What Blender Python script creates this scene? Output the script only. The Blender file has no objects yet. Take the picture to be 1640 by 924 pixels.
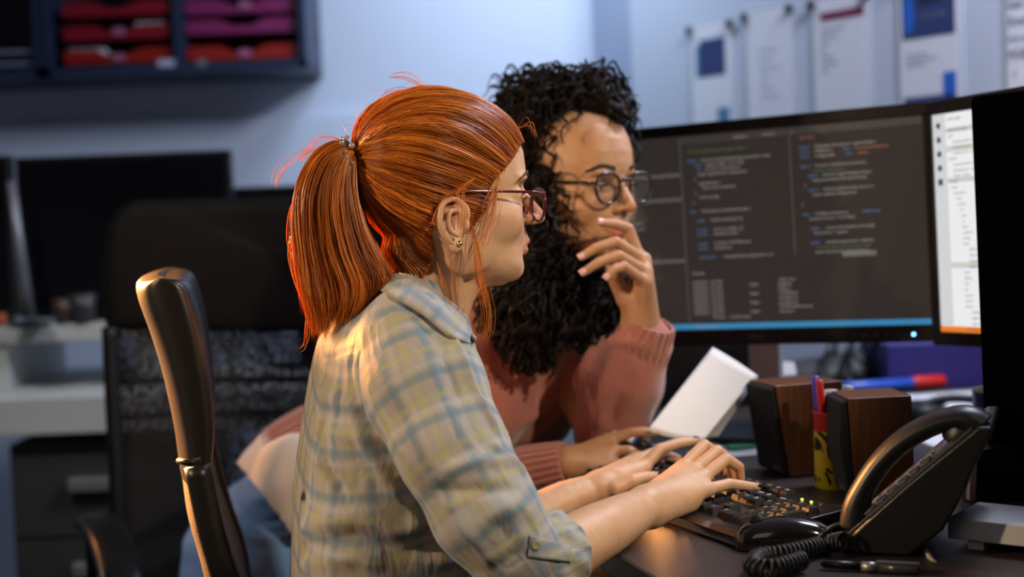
import bpy, bmesh, math, random
import numpy as np
from math import sin, cos, pi, radians, atan2, sqrt
from mathutils import Vector, Matrix
random.seed(7); rng = np.random.default_rng(7)
S = bpy.context.scene
COL = S.collection
# ------------------------------------------------------------------ camera
F = 2278.0; CZ = 1.17; PITCH = radians(3.2); ROLL = radians(2.2)
fw = np.array([0, cos(PITCH), -sin(PITCH)]); up0 = np.array([0, sin(PITCH), cos(PITCH)]); rt0 = np.array([1., 0, 0])
rt = rt0*cos(ROLL) - up0*sin(ROLL); up = up0*cos(ROLL) + rt0*sin(ROLL)
CO = np.array([0, 0, CZ])
def P(px, py, Y):
    d = fw + rt*(px-820)/F - up*(py-462)/F
    return CO + d*(Y/d[1])
def PZ(px, py, z):
    d = fw + rt*(px-820)/F - up*(py-462)/F
    return CO + d*((z-CZ)/d[2])
cd = bpy.data.cameras.new('camera'); cam = bpy.data.objects.new('camera', cd); COL.objects.link(cam)
cd.sensor_width = 36; cd.lens = F*36/1640; cd.clip_start = .05
cam.matrix_world = Matrix(((rt[0], up[0], -fw[0], 0), (rt[1], up[1], -fw[1], 0), (rt[2], up[2], -fw[2], CZ), (0, 0, 0, 1)))
cd.dof.use_dof = True; cd.dof.focus_distance = 1.74; cd.dof.aperture_fstop = 2.2
S.camera = cam
# ------------------------------------------------------------------ light and exposure
S.view_settings.view_transform = 'Standard'; S.view_settings.look = 'None'
S.view_settings.gamma = 1; S.view_settings.use_curve_mapping = False
S.view_settings.exposure = 0.0
w = bpy.data.worlds.new('world'); S.world = w; w.use_nodes = True
w.node_tree.nodes['Background'].inputs[0].default_value = (.30, .42, .65, 1)
w.node_tree.nodes['Background'].inputs[1].default_value = .012
S.cycles.use_denoising = True
S.cycles.max_bounces = 6
def light(name, kind, loc, target, power, color, size=.3, sizey=None, spot=None, blend=.4):
    l = bpy.data.lights.new(name, kind); o = bpy.data.objects.new(name, l); COL.objects.link(o)
    l.energy = power; l.color = color
    if kind == 'AREA':
        l.size = size
        if sizey: l.shape = 'RECTANGLE'; l.size_y = sizey
    else: l.shadow_soft_size = size
    if spot: l.spot_size = radians(spot); l.spot_blend = blend
    o.location = loc; o.rotation_euler = (Vector(target)-Vector(loc)).to_track_quat('-Z', 'Y').to_euler()
    return o
WARM = (1, .83, .60)
light('key_lamp', 'SPOT', (1.15, .55, 2.05), (-.02, 1.85, 1.08), 120, WARM, .05, spot=33, blend=.55)
light('side_lamp', 'SPOT', (-1.90, 1.12, 1.55), (.25, 2.02, 1.04), 120, (1, .70, .42), .045, spot=34, blend=.5)
light('rim_lamp', 'SPOT', (-2.05, 2.45, 1.75), (-.42, 2.15, .88), 42, (1, .88, .74), .12, spot=40, blend=.5)
rl = light('rim_glow_lamp', 'AREA', (-1.70, 3.05, 1.45), (-.76, 1.92, 1.06), 42, (1, .40, .11), .50); rl.data.spread = radians(36)
light('cool_wall_fill', 'AREA', (.10, 3.85, 2.6), (.10, 4.6, 1.2), 10.5, (.64, .79, 1), .5, .3).data.spread = radians(125)  # unseen cool fill, added to shape the back wall gradient
light('sheet_wall_fill', 'AREA', (1.2, 2.4, 2.7), (1.1, 3.2, 1.4), 62, (.82, .84, 1), .6, .6)  # added fill that brightens the oblique wall and its sheets
light('far_desk_fill', 'SPOT', (-1.25, 1.9, 2.7), (-1.25, 3.4, .78), 60, (1, .97, .90), .12, spot=26, blend=.5)  # added spot lifting the far desk front, no fixture there
light('room_fill', 'AREA', (-.9, -.6, 2.2), (.1, 2, .9), 3.2, (1, .88, .78), 1.0, 1.0)
# ------------------------------------------------------------------ materials
MATS = {}
def mat(name, col, rough=.5, metal=0, var=.06, scale=30, bump=0, bscale=200, emis=None, es=1, spec=.5, alpha=None, trans=0, coat=0, sss=0, sheen=0):
    if name in MATS: return MATS[name]
    m = bpy.data.materials.new(name); m.use_nodes = True; nt = m.node_tree; b = nt.nodes['Principled BSDF']
    c = [x for x in col]
    b.inputs['Roughness'].default_value = rough; b.inputs['Metallic'].default_value = metal
    b.inputs['Specular IOR Level'].default_value = spec
    b.inputs['Coat Weight'].default_value = coat
    if trans: b.inputs['Transmission Weight'].default_value = trans; b.inputs['IOR'].default_value = 1.45
    if alpha is not None: b.inputs['Alpha'].default_value = alpha
    if sheen: b.inputs['Sheen Weight'].default_value = sheen
    if sss: b.inputs['Subsurface Weight'].default_value = sss; b.inputs['Subsurface Radius'].default_value = (1, .35, .18); b.inputs['Subsurface Scale'].default_value = .008
    tc = nt.nodes.new('ShaderNodeTexCoord'); n = nt.nodes.new('ShaderNodeTexNoise'); n.inputs['Scale'].default_value = scale; n.inputs['Detail'].default_value = 4
    nt.links.new(tc.outputs['Object'], n.inputs['Vector'])
    r = nt.nodes.new('ShaderNodeMix'); r.data_type = 'RGBA'
    r.inputs[6].default_value = (*[max(0, x*(1-var)) for x in c], 1); r.inputs[7].default_value = (*[min(1, x*(1+var)) for x in c], 1)
    nt.links.new(n.outputs['Fac'], r.inputs[0]); nt.links.new(r.outputs[2], b.inputs['Base Color'])
    if emis: b.inputs['Emission Color'].default_value = (*emis, 1); b.inputs['Emission Strength'].default_value = es
    if bump:
        n2 = nt.nodes.new('ShaderNodeTexNoise'); n2.inputs['Scale'].default_value = bscale; n2.inputs['Detail'].default_value = 3
        nt.links.new(tc.outputs['Object'], n2.inputs['Vector'])
        bp = nt.nodes.new('ShaderNodeBump'); bp.inputs['Strength'].default_value = bump; bp.inputs['Distance'].default_value = .002
        nt.links.new(n2.outputs['Fac'], bp.inputs['Height']); nt.links.new(bp.outputs[0], b.inputs['Normal'])
    MATS[name] = m; return m
def s2l(r, g, b):
    f = lambda v: (v/255/12.92 if v/255 <= .04045 else ((v/255+.055)/1.055)**2.4)
    return (f(r), f(g), f(b))
def NL(m):
    nt = m.node_tree; return nt, nt.nodes['Principled BSDF'], (lambda t, **k: _n(nt, t, **k))
def _n(nt, t, **k):
    n = nt.nodes.new('ShaderNode'+t)
    for a, v in k.items(): setattr(n, a, v)
    return n
# ------------------------------------------------------------------ object helpers
def thing(name, label, cat, loc=(0, 0, 0), rotz=0, group=None):
    o = bpy.data.objects.new(name, None); COL.objects.link(o); o.location = loc; o.rotation_euler = (0, 0, rotz)
    o.empty_display_size = .05
    o['label'] = label; o['category'] = cat
    if group: o['group'] = group
    return o
def tag(o, label=None, cat=None, group=None, kind=None):
    if label: o['label'] = label
    if cat: o['category'] = cat
    if group: o['group'] = group
    if kind: o['kind'] = kind
    return o
def mesh(name, V, Fc, m, parent=None, smooth=True, world=False, mats=None, fm=None):
    """world=True: vertices are in world coordinates although the object is parented."""
    me = bpy.data.meshes.new(name); V = np.asarray(V, float)
    me.from_pydata(V.tolist(), [], [list(map(int, f)) for f in Fc] if not isinstance(Fc, np.ndarray) else Fc.tolist()); me.update()
    for q in (mats or [m]): me.materials.append(q)
    if fm is not None: me.polygons.foreach_set('material_index', np.asarray(fm, np.int32))
    me.polygons.foreach_set('use_smooth', np.full(len(me.polygons), smooth))
    o = bpy.data.objects.new(name, me); COL.objects.link(o)
    if parent:
        o.parent = parent
        if world:
            r = parent; M = Matrix()
            while r: M = (Matrix.LocRotScale(r.location, r.rotation_euler, r.scale)) @ M if r.parent is None else (r.matrix_parent_inverse @ Matrix.LocRotScale(r.location, r.rotation_euler, r.scale)) @ M; r = r.parent
            o.matrix_parent_inverse = M.inverted()
    return o
class MB:
    def __init__(s): s.v = []; s.f = []; s.m = []; s.n = 0
    def add(s, V, Fc, mi=0):
        V = [tuple(map(float, v)) for v in V]; s.v += V; s.f += [[i+s.n for i in f] for f in Fc]; s.m += [mi]*len(Fc); s.n += len(V); return s
    def box(s, c, d, R=None, mi=0, bev=0):
        hx, hy, hz = d[0]/2, d[1]/2, d[2]/2
        if bev > 0:
            bm = bmesh.new(); bmesh.ops.create_cube(bm, size=1, matrix=Matrix.Diagonal((d[0], d[1], d[2], 1)))
            bmesh.ops.bevel(bm, geom=bm.edges[:], offset=bev, segments=3, affect='EDGES', profile=.6)
            bm.verts.index_update(); V = [v.co.copy() for v in bm.verts]; Fc = [[v.index for v in f.verts] for f in bm.faces]; bm.free()
        else:
            V = [Vector((x*hx, y*hy, z*hz)) for x in (-1, 1) for y in (-1, 1) for z in (-1, 1)]
            Fc = [(0, 1, 3, 2), (4, 6, 7, 5), (0, 4, 5, 1), (2, 3, 7, 6), (0, 2, 6, 4), (1, 5, 7, 3)]
        if R is not None: V = [R @ v for v in V]
        V = [v+Vector(c) for v in V]
        return s.add(V, Fc, mi)
    def tube(s, pts, r, seg=10, mi=0, cap=True, closed=False, ry=None, upv=None):
        pts = [Vector(p) for p in pts]; n = len(pts); rr = r if hasattr(r, '__len__') else [r]*n
        V = []; Fc = []; u = None
        for i, p in enumerate(pts):
            if closed: t = pts[(i+1) % n]-pts[i-1]
            else: t = pts[min(i+1, n-1)]-pts[max(i-1, 0)]
            t.normalize()
            if u is None:
                a = Vector(upv) if upv else (Vector((0, 0, 1)) if abs(t.z) < .9 else Vector((1, 0, 0)))
                u = (a-t*a.dot(t)).normalized()
            else: u = (u-t*u.dot(t)).normalized()
            w_ = t.cross(u); k2 = (ry/rr[i] if ry and not hasattr(ry, '__len__') else (ry[i]/rr[i] if ry else 1))
            for j in range(seg):
                a = 2*pi*j/seg; V.append(p+u*cos(a)*rr[i]+w_*sin(a)*rr[i]*k2)
        m_ = n if closed else n-1
        for i in range(m_):
            for j in range(seg):
                a = i*seg+j; b = i*seg+(j+1) % seg; c = ((i+1) % n)*seg+(j+1) % seg; d = ((i+1) % n)*seg+j
                Fc.append((a, b, c, d))
        if cap and not closed:
            Fc.append(tuple(range(seg))[::-1]); Fc.append(tuple((n-1)*seg+j for j in range(seg)))
        return s.add(V, Fc, mi)
    def lathe(s, prof, c=(0, 0, 0), seg=32, mi=0, R=None):
        V = []; Fc = []
        for (r, z) in prof:
            for j in range(seg):
                a = 2*pi*j/seg; v = Vector((r*cos(a), r*sin(a), z))
                if R is not None: v = R @ v
                V.append(v+Vector(c))
        for i in range(len(prof)-1):
            for j in range(seg):
                Fc.append((i*seg+j, i*seg+(j+1) % seg, (i+1)*seg+(j+1) % seg, (i+1)*seg+j))
        if prof[0][0] > 1e-6: Fc.append(tuple(range(seg))[::-1])
        if prof[-1][0] > 1e-6: Fc.append(tuple((len(prof)-1)*seg+j for j in range(seg)))
        return s.add(V, Fc, mi)
    def prism(s, poly, h0, h1, f=None, mi=0):
        """poly 2D, extruded between h0 and h1; f(a, b, h) -> 3D point"""
        f = f or (lambda a, b, h: (a, b, h)); n = len(poly)
        V = [f(a, b, h0) for a, b in poly]+[f(a, b, h1) for a, b in poly]
        Fc = [tuple(range(n))[::-1], tuple(range(n, 2*n))]+[(i, (i+1) % n, n+(i+1) % n, n+i) for i in range(n)]
        return s.add(V, Fc, mi)
    def build(s, name, m, parent=None, smooth=False, world=False, bevel=0, sub=0, solid=0):
        mm = m if isinstance(m, (list, tuple)) else [m]
        o = mesh(name, s.v, s.f, mm[0], parent, smooth, world, mats=mm, fm=s.m)
        bm = bmesh.new(); bm.from_mesh(o.data); bmesh.ops.recalc_face_normals(bm, faces=bm.faces); bm.to_mesh(o.data); bm.free()
        if smooth == 'auto' or bevel:
            pass
        if bevel:
            md = o.modifiers.new('bevel', 'BEVEL'); md.width = bevel; md.segments = 3; md.limit_method = 'ANGLE'; md.angle_limit = radians(35)
            o.data.polygons.foreach_set('use_smooth', np.full(len(o.data.polygons), True)); md.harden_normals = True
        if solid:
            md = o.modifiers.new('thick', 'SOLIDIFY'); md.thickness = solid; md.offset = 0
        if sub:
            md = o.modifiers.new('sub', 'SUBSURF'); md.levels = sub; md.render_levels = sub
        return o
def text_mesh(s, size, cache={}):
    """vertices and faces of a line of writing, baseline at the origin"""
    if s not in cache:
        cu = bpy.data.curves.new('glyphs', 'FONT'); cu.body = s; cu.size = 1; cu.resolution_u = 2
        o = bpy.data.objects.new('glyphs', cu); COL.objects.link(o)
        dg = bpy.context.evaluated_depsgraph_get(); me = o.evaluated_get(dg).to_mesh()
        V = [tuple(v.co) for v in me.vertices]; Fc = [tuple(p.vertices) for p in me.polygons]
        bpy.data.objects.remove(o); bpy.data.curves.remove(cu); cache[s] = (V, Fc)
    V, Fc = cache[s]
    return [(v[0]*size, v[1]*size, 0) for v in V], Fc
def catmull(pts, n):
    pts = [np.array(p, float) for p in pts]; q = [2*pts[0]-pts[1]]+pts+[2*pts[-1]-pts[-2]]; out = []
    m_ = len(pts)-1
    for k in range(n):
        t = k/(n-1)*m_; i = min(int(t), m_-1); t -= i; a, b, c, d = q[i], q[i+1], q[i+2], q[i+3]
        out.append(.5*((2*b)+(c-a)*t+(2*a-5*b+4*c-d)*t*t+(-a+3*b-3*c+d)*t**3))
    return np.array(out)
# ------------------------------------------------------------------ implicit surfaces
class SDF:
    def __init__(s, lo, hi, h):
        s.lo = np.array(lo, float); s.h = h; s.n = np.ceil((np.array(hi)-s.lo)/h).astype(int)+1
        s.f = np.full(tuple(s.n), .03, np.float32)
    def win(s, lo, hi):
        a = np.clip(np.floor((np.array(lo)-s.lo)/s.h).astype(int), 0, s.n-1); b = np.clip(np.ceil((np.array(hi)-s.lo)/s.h).astype(int)+1, 1, s.n)
        ax = [s.lo[i]+s.h*np.arange(a[i], b[i], dtype=np.float32) for i in range(3)]
        X = ax[0][:, None, None].astype(np.float32); Y = ax[1][None, :, None].astype(np.float32); Z = ax[2][None, None, :].astype(np.float32)
        return tuple(slice(a[i], b[i]) for i in range(3)), X, Y, Z
    def put(s, sl, d, k, op):
        if min(x.stop-x.start for x in sl) <= 0: return
        a = s.f[sl]
        if op == '-': d = -d
        if k <= 0: r = np.minimum(a, d) if op == '+' else np.maximum(a, d)
        elif op == '+':
            hh = np.maximum(k-np.abs(a-d), 0)/k; r = np.minimum(a, d)-hh*hh*k*.25
        else:
            hh = np.maximum(k-np.abs(a-d), 0)/k; r = np.maximum(a, d)+hh*hh*k*.25
        s.f[sl] = r
    def cone(s, a, b, ra, rb, k=.01, op='+', flat=None):
        a = np.array(a, float); b = np.array(b, float); m = max(ra, rb)+k+3*s.h
        sl, X, Y, Z = s.win(np.minimum(a, b)-m, np.maximum(a, b)+m)
        ba = b-a; L2 = float(ba@ba)+1e-12
        t = np.clip(((X-a[0])*ba[0]+(Y-a[1])*ba[1]+(Z-a[2])*ba[2])/L2, 0, 1)
        d = np.sqrt((X-a[0]-t*ba[0])**2+(Y-a[1]-t*ba[1])**2+(Z-a[2]-t*ba[2])**2)-(ra+(rb-ra)*t)
        s.put(sl, d, k, op); return s
    def chain(s, pts, rad, k=.006, op='+'):
        for i in range(len(pts)-1): s.cone(pts[i], pts[i+1], rad[i], rad[i+1], k, op)
        return s
    def ell(s, c, r, k=.01, R=None, op='+'):
        c = np.array(c, float); r = np.array(r, float); m = r.max()+k+3*s.h
        sl, X, Y, Z = s.win(c-m, c+m); dx, dy, dz = X-c[0], Y-c[1], Z-c[2]
        if R is not None:
            R = np.array(R); dx, dy, dz = (R[0, 0]*dx+R[1, 0]*dy+R[2, 0]*dz, R[0, 1]*dx+R[1, 1]*dy+R[2, 1]*dz, R[0, 2]*dx+R[1, 2]*dy+R[2, 2]*dz)
        k0 = np.sqrt((dx/r[0])**2+(dy/r[1])**2+(dz/r[2])**2); k1 = np.sqrt((dx/r[0]**2)**2+(dy/r[1]**2)**2+(dz/r[2]**2)**2)+1e-9
        s.put(sl, k0*(k0-1)/k1, k, op); return s
    def fn(s, lo, hi, g, k=.01, op='+'):
        sl, X, Y, Z = s.win(lo, hi); s.put(sl, g(X, Y, Z).astype(np.float32), k, op); return s
    def mesh(s):
        f = s.f; ins = f < 0; n = f.shape
        c = np.zeros(tuple(x-1 for x in n), np.int8)
        for i in (0, 1):
            for j in (0, 1):
                for k in (0, 1): c += ins[i:n[0]-1+i, j:n[1]-1+j, k:n[2]-1+k]
        act = (c > 0) & (c < 8); idx = np.full(act.shape, -1, np.int64); I = np.argwhere(act); idx[act] = np.arange(len(I))
        acc = np.zeros((len(I), 3)); cnt = np.zeros(len(I))
        offs = [(i, j, k) for i in (0, 1) for j in (0, 1) for k in (0, 1)]
        for a in offs:
            for ax in range(3):
                if a[ax] == 1: continue
                b = list(a); b[ax] = 1
                fa = f[I[:, 0]+a[0], I[:, 1]+a[1], I[:, 2]+a[2]]; fb = f[I[:, 0]+b[0], I[:, 1]+b[1], I[:, 2]+b[2]]
                m = (fa < 0) != (fb < 0); t = np.where(m, fa/(fa-fb+1e-20*(fa == fb)), 0)
                p = np.tile(np.array(a, float), (len(I), 1)); p[:, ax] += t
                acc[m] += p[m]; cnt[m] += 1
        V = s.lo+s.h*(I+acc/cnt[:, None]); Q = []
        for ax in range(3):
            o1, o2 = [x for x in range(3) if x != ax]
            sa = [slice(None)]*3; sb = [slice(None)]*3; sa[ax] = slice(0, n[ax]-1); sb[ax] = slice(1, n[ax])
            ch = ins[tuple(sa)] != ins[tuple(sb)]; E = np.argwhere(ch)
            E = E[(E[:, o1] > 0) & (E[:, o2] > 0) & (E[:, o1] < n[o1]-1) & (E[:, o2] < n[o2]-1)]
            def g(d1, d2):
                e = E.copy(); e[:, o1] -= d1; e[:, o2] -= d2; return idx[e[:, 0], e[:, 1], e[:, 2]]
            q = np.stack([g(1, 1), g(0, 1), g(0, 0), g(1, 0)], 1)
            fl = ins[E[:, 0], E[:, 1], E[:, 2]]
            if ax == 1: fl = ~fl
            q[~fl] = q[~fl][:, ::-1]; Q.append(q)
        return V, np.concatenate(Q)
def smooth_mesh(V, Q, it=2, lam=.5):
    e = np.concatenate([Q[:, [0, 1]], Q[:, [1, 2]], Q[:, [2, 3]], Q[:, [3, 0]]]); e = np.concatenate([e, e[:, ::-1]])
    cnt = np.bincount(e[:, 0], minlength=len(V))[:, None]
    for _ in range(it):
        for l in (lam, -lam*1.02):
            a = np.stack([np.bincount(e[:, 0], weights=V[e[:, 1], i], minlength=len(V)) for i in range(3)], 1)/np.maximum(cnt, 1)
            V = V+l*(a-V)
    return V
def normals(V, Q):
    n = np.cross(V[Q[:, 2]]-V[Q[:, 0]], V[Q[:, 3]]-V[Q[:, 1]]); N = np.zeros_like(V)
    for i in range(4):
        for j in range(3): N[:, j] += np.bincount(Q[:, i], weights=n[:, j], minlength=len(V))
    return N/(np.linalg.norm(N, axis=1, keepdims=True)+1e-12)
_tab = np.random.default_rng(3).random((32, 32, 32)).astype(np.float64)*2-1
def noise(p):
    p = np.asarray(p); i = np.floor(p).astype(int); f = p-i; f = f*f*(3-2*f); r = 0
    for a in (0, 1):
        for b in (0, 1):
            for c in (0, 1):
                w_ = (f[..., 0] if a else 1-f[..., 0])*(f[..., 1] if b else 1-f[..., 1])*(f[..., 2] if c else 1-f[..., 2])
                r = r+w_*_tab[(i[..., 0]+a) % 32, (i[..., 1]+b) % 32, (i[..., 2]+c) % 32]
    return r
def pdist(V, pts):
    """distance of every vertex to a polyline"""
    d = np.full(len(V), 9.)
    for a, b in zip(pts[:-1], pts[1:]):
        a = np.array(a); b = np.array(b); ba = b-a; t = np.clip(((V-a)@ba)/(ba@ba), 0, 1); d = np.minimum(d, np.linalg.norm(V-a-t[:, None]*ba, axis=1))
    return d
def attr(o, name, A):
    A = np.asarray(A, np.float32)
    t = 'FLOAT' if A.ndim == 1 else 'FLOAT_VECTOR'
    a = o.data.attributes.new(name, t, 'POINT'); a.data.foreach_set('value' if A.ndim == 1 else 'vector', A.ravel())
def frame(C, yaw, pitch=0, roll=0):
    """rotation for a head or torso frame: x forward, y left, z up"""
    R = np.array((Matrix.Rotation(yaw, 3, 'Z') @ Matrix.Rotation(pitch, 3, 'Y') @ Matrix.Rotation(roll, 3, 'X')))
    return lambda v: np.asarray(v) @ R.T + np.array(C), lambda v: (np.asarray(v)-np.array(C)) @ R, R
# ================================================================== THE ROOM
M_wall = mat('wall_paint', (.50, .56, .66), .85, var=.03, scale=3, bump=.1, bscale=60)
M_floor = mat('carpet', (.035, .035, .04), .95, var=.2, scale=60, bump=.5, bscale=300)
M_ceil = mat('ceiling_tile', (.5, .5, .5), .9)
def struct(name, mb, m, **k):
    o = mb.build(name, m, **k); o['kind'] = 'structure'; return o
struct('floor', MB().box((0, 1.5, -.05), (9, 9, .1)), M_floor)
struct('ceiling', MB().box((0, 1.5, 2.85), (9, 9, .1)), M_ceil)
YB = 4.6
struct('wall_back', MB().box((-1.55, YB+.05, 1.4), (4.3, .1, 2.9)), M_wall)
struct('wall_left', MB().box((-3.3, 1.6, 1.4), (.1, 6.2, 2.9)), M_wall)
# oblique wall with the pinned sheets, starting at a pillar corner
WC = np.array([.384, 4.28]); WD = np.array([.555, -.832])
wn = np.array([WD[1], -WD[0]])                     # into the room
if wn @ (np.array([0, 0])-WC) < 0: wn = -wn
def wp(t, z, d=0): return (WC[0]+WD[0]*t+wn[0]*d, WC[1]+WD[1]*t+wn[1]*d, z)
def wall_hit(px, py):
    d = fw + rt*(px-820)/F - up*(py-462)/F
    # CO + s d on the wall plane
    s = ((WC-CO[:2]) @ wn)/(d[:2] @ wn); q = CO+d*s; return float((q[:2]-WC) @ WD), float(q[2])
mb = MB(); mb.prism([(0, 0), (3.6, 0), (3.6, .1), (0, .1)], 0, 2.85, f=lambda a, b, h: wp(a, h, -b)); struct('wall_right', mb, M_wall)
M_pill = mat('pillar_paint', (.40, .46, .60), .85, var=.03, scale=3)
mb = MB(); mb.add([(WC[0], WC[1], 0), (.275, YB+.05, 0), (WC[0]+.1, YB+.05, 0), (WC[0]+.1, WC[1], 0), (WC[0], WC[1], 2.85), (.275, YB+.05, 2.85), (WC[0]+.1, YB+.05, 2.85), (WC[0]+.1, WC[1], 2.85)],
    [(0, 1, 5, 4), (1, 2, 6, 5), (2, 3, 7, 6), (3, 0, 4, 7)]); struct('wall_pillar', mb, M_pill)
# lighter lower wall behind the far desks
M_dado = mat('dado_panel', (.55, .64, .76), .7, var=.03)
zt = P(200, 197, YB-.06)[2]
struct('trim_1', MB().box((-1.85, YB-.03, zt/2), (2.9, .06, zt)), M_dado)
# ------------------------------------------------------------------ sheets on the wall
M_sheet = mat('sheet_paper', (.70, .72, .78), .5, var=.03, scale=8); M_sleeve = mat('clear_sleeve', (.42, .48, .56), .25, var=.1, scale=12)
M_navy = mat('print_navy', (.03, .05, .15), .5); M_blue = mat('print_blue', (.02, .13, .55), .5); M_mar = mat('print_maroon', (.20, .03, .07), .5)
M_ink = mat('print_grey', (.22, .24, .32), .6); M_teal = mat('print_teal', (.06, .20, .34), .5); M_pin = mat('pin_black', (.03, .04, .04), .4)
def poster(label, pxl, pxr, pyt, Hh, draws, pins=True):
    t0, z0 = wall_hit(pxl, pyt); t1, _ = wall_hit(pxr, pyt-18); W = t1-t0
    root = thing('wall_poster', label, 'poster', wp(t0+W/2, z0-Hh, .001), 0, 'sheets pinned in a row on the oblique wall')
    g = lambda d: (lambda a, b, h: wp(t0+a*W, z0-b*Hh, h))
    MB().prism([(-.04, -.02), (1.04, -.02), (1.04, 1.02), (-.04, 1.02)], .001, .004, f=g(0)).build('sleeve', M_sleeve, root, world=True)
    MB().prism([(0, 0), (1, 0), (1, 1), (0, 1)], .0045, .0055, f=g(0)).build('paper', M_sheet, root, world=True)
    for nm, m, polys in draws:
        mb = MB()
        for q in polys:
            if len(q) == 5:
                x0, y0, x1, y1, s = q; V, Fc = text_mesh(s, 1); mx = max(v[0] for v in V)
                V = [wp(t0+(x0+(x1-x0)*v[0]/mx)*W, z0-(y1-(y1-y0)*v[1]/.73)*Hh, .0068) for v in V]; MB().add(V, Fc).build(nm, m, root, world=True)
            elif len(q) == 4:
                x0, y0, x1, y1 = q; mb.prism([(x0, y0), (x1, y0), (x1, y1), (x0, y1)], .0056, .0062, f=g(0))
            else:
                x0, y0, rx, ry, _, _ = q; mb.prism([(x0+rx*cos(a*pi/10), y0+ry*sin(a*pi/10)) for a in range(20)], .0063, .0067, f=g(0))
        if mb.v: mb.build(nm, m, root, world=True)
    if pins:
        for a, b in ((0.0, 0.0), (1.0, 0.0)):
            MB().prism([(a+.07*cos(k*pi/6), b+.03+.035*sin(k*pi/6)) for k in range(12)], .006, .016, f=g(0)).build('clip', M_pin, root, world=True)
    return root
lines = lambda x0, y0, ws, dy=.035, h=.014: [(x0, y0+i*dy, x0+w_, y0+i*dy+h) for i, w_ in enumerate(ws)]
poster('white sheet with a dark blue picture block, farthest of the pinned row', 1108, 1172, 44, .345,
       [('picture', M_navy, [(.22, .12, .85, .42)]), ('teal_strip', M_teal, [(.12, .16, .28, .42)]), ('footer_mark', M_teal, [(.62, .68, .92, .86), (.1, .80, .6, .86)])])
poster('faint grey-blue sheet with hardly any print, held by two dark corner clips', 1196, 1268, 22, .345,
       [('faint_print', mat('print_pale', (.45, .50, .66), .6), lines(.3, .3, [.4, .3, .45, .2, .3, .42], .07, .02))])
poster('white sheet with a maroon heading line and sparse grey text', 1303, 1390, 2, .345,
       [('heading', M_mar, [(.15, .10, .95, .165)]), ('text_lines', M_ink, lines(.15, .22, [.42, .3, .14, .1, .22, .3, .12], .05, .012))])
poster('white sheet with a navy title block, blue oval emblem and small blue square', 1440, 1537, -46, .36,
       [('title_block', M_navy, [(.06, .02, .93, .46)]), ('emblem', M_blue, [(.17, .30, .09, .13, 0, 0)]),
        ('title_text', mat('print_title', (.16, .20, .36), .5), [(.32, .20, .85, .25), (.34, .30, .8, .34)]), ('blue_square', M_blue, [(.72, .70, .93, .90)]), ('footer_bar', M_navy, [(.06, .84, .93, .90)]),
        ('text_lines', M_ink, lines(.12, .56, [.35, .5, .3], .035, .008))])
poster('sheet of dark text lines in a clear sleeve, nearest of the pinned row', 1612, 1740, -90, .40,
       [('text_lines', M_navy, [(.02, .16, .5, .24, 'Gest ins'), (.02, .30, .7, .36, 'Seek All in here'), (.02, .40, .3, .45, 'Set'), (.02, .50, .8, .54, 'Introduction note'), (.02, .58, .9, .64, 'MORE NEWS AND'), (.05, .70, .5, .74, '1   Go'), (.05, .80, .7, .84, 'A  notice')])])
# ------------------------------------------------------------------ wall cabinet with trays, upper left
M_cab = mat('cabinet_navy', (.015, .026, .062), .45, var=.08); M_cabin = mat('cabinet_inside', (.012, .014, .035), .6)
YC = 4.25
def cx(px, Y=YC): return P(px, 100, Y)[0]
zc = P(240, 118, YC)[2]
def wall_cabinet(x0, x1, divs, label):
    root = thing('wall_cabinet', label, 'cabinet', ((x0+x1)/2, YB, zc), 0)
    th = .02; H = .75; yb = YB-.002
    m = MB(); m.box(((x0+x1)/2, (YC+yb)/2, zc+.014), (x1-x0, yb-YC, .028)); m.box(((x0+x1)/2, (YC+yb)/2, zc+H), (x1-x0, yb-YC, th))
    m.box((x0+th/2, (YC+yb)/2, zc+H/2), (th, yb-YC, H)); m.box((x1-th/2, (YC+yb)/2, zc+H/2), (th, yb-YC, H)); m.build('carcass', M_cab, root, world=True)
    MB().box(((x0+x1)/2, yb-.008, zc+H/2), (x1-x0-.03, .012, H-.02)).build('back_panel', M_cabin, root, world=True)
    for d in divs: MB().box((d, (YC+yb)/2, zc+H/2), (.03, yb-YC-.02, H-.02)).build('divider', M_cab, root, world=True)
    return root
wall_cabinet(cx(70), cx(492), [cx(287)], 'navy open wall cabinet holding stacks of red letter trays')
wall_cabinet(cx(-260), cx(66), [], 'dark wall cabinet at the far end, with clear trays inside')
def tray(px0, px1, py, col, label, clear=False):
    x0, x1 = cx(px0), cx(px1); z = P((px0+px1)/2, py, YC+.03)[2]; W = x1-x0
    root = thing('letter_tray', label, 'letter tray', ((x0+x1)/2, YC+.15, z-.02), 0, 'letter trays in the wall cabinet')
    N = 24; top = [(x0+W*i/N, z+.022-.020*math.exp(-((i/N-.5)/.16)**4)) for i in range(N+1)]
    poly = [(x0, z-.02), (x1, z-.02)]+top[::-1]
    m = MB(); m.prism(poly, YC+.028, YC+.034, f=lambda a, b, h: (a, h, b))
    m.box(((x0+x1)/2, YC+.15, z-.018), (W, .25, .005)); m.box((x0+.002, YC+.15, z), (.004, .25, .04)); m.box((x1-.002, YC+.15, z), (.004, .25, .04))
    m.build('tray_body', col, root, world=True)
    return root, z
reds = [mat('tray_red', (.22, .006, .018), .3), mat('tray_magenta', (.20, .018, .10), .3), mat('tray_scarlet', (.28, .012, .010), .3)]
M_pstk = mat('paper_stack', (.60, .66, .66), .8); M_lab = mat('sticker_pale', (.45, .48, .6), .5)
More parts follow.
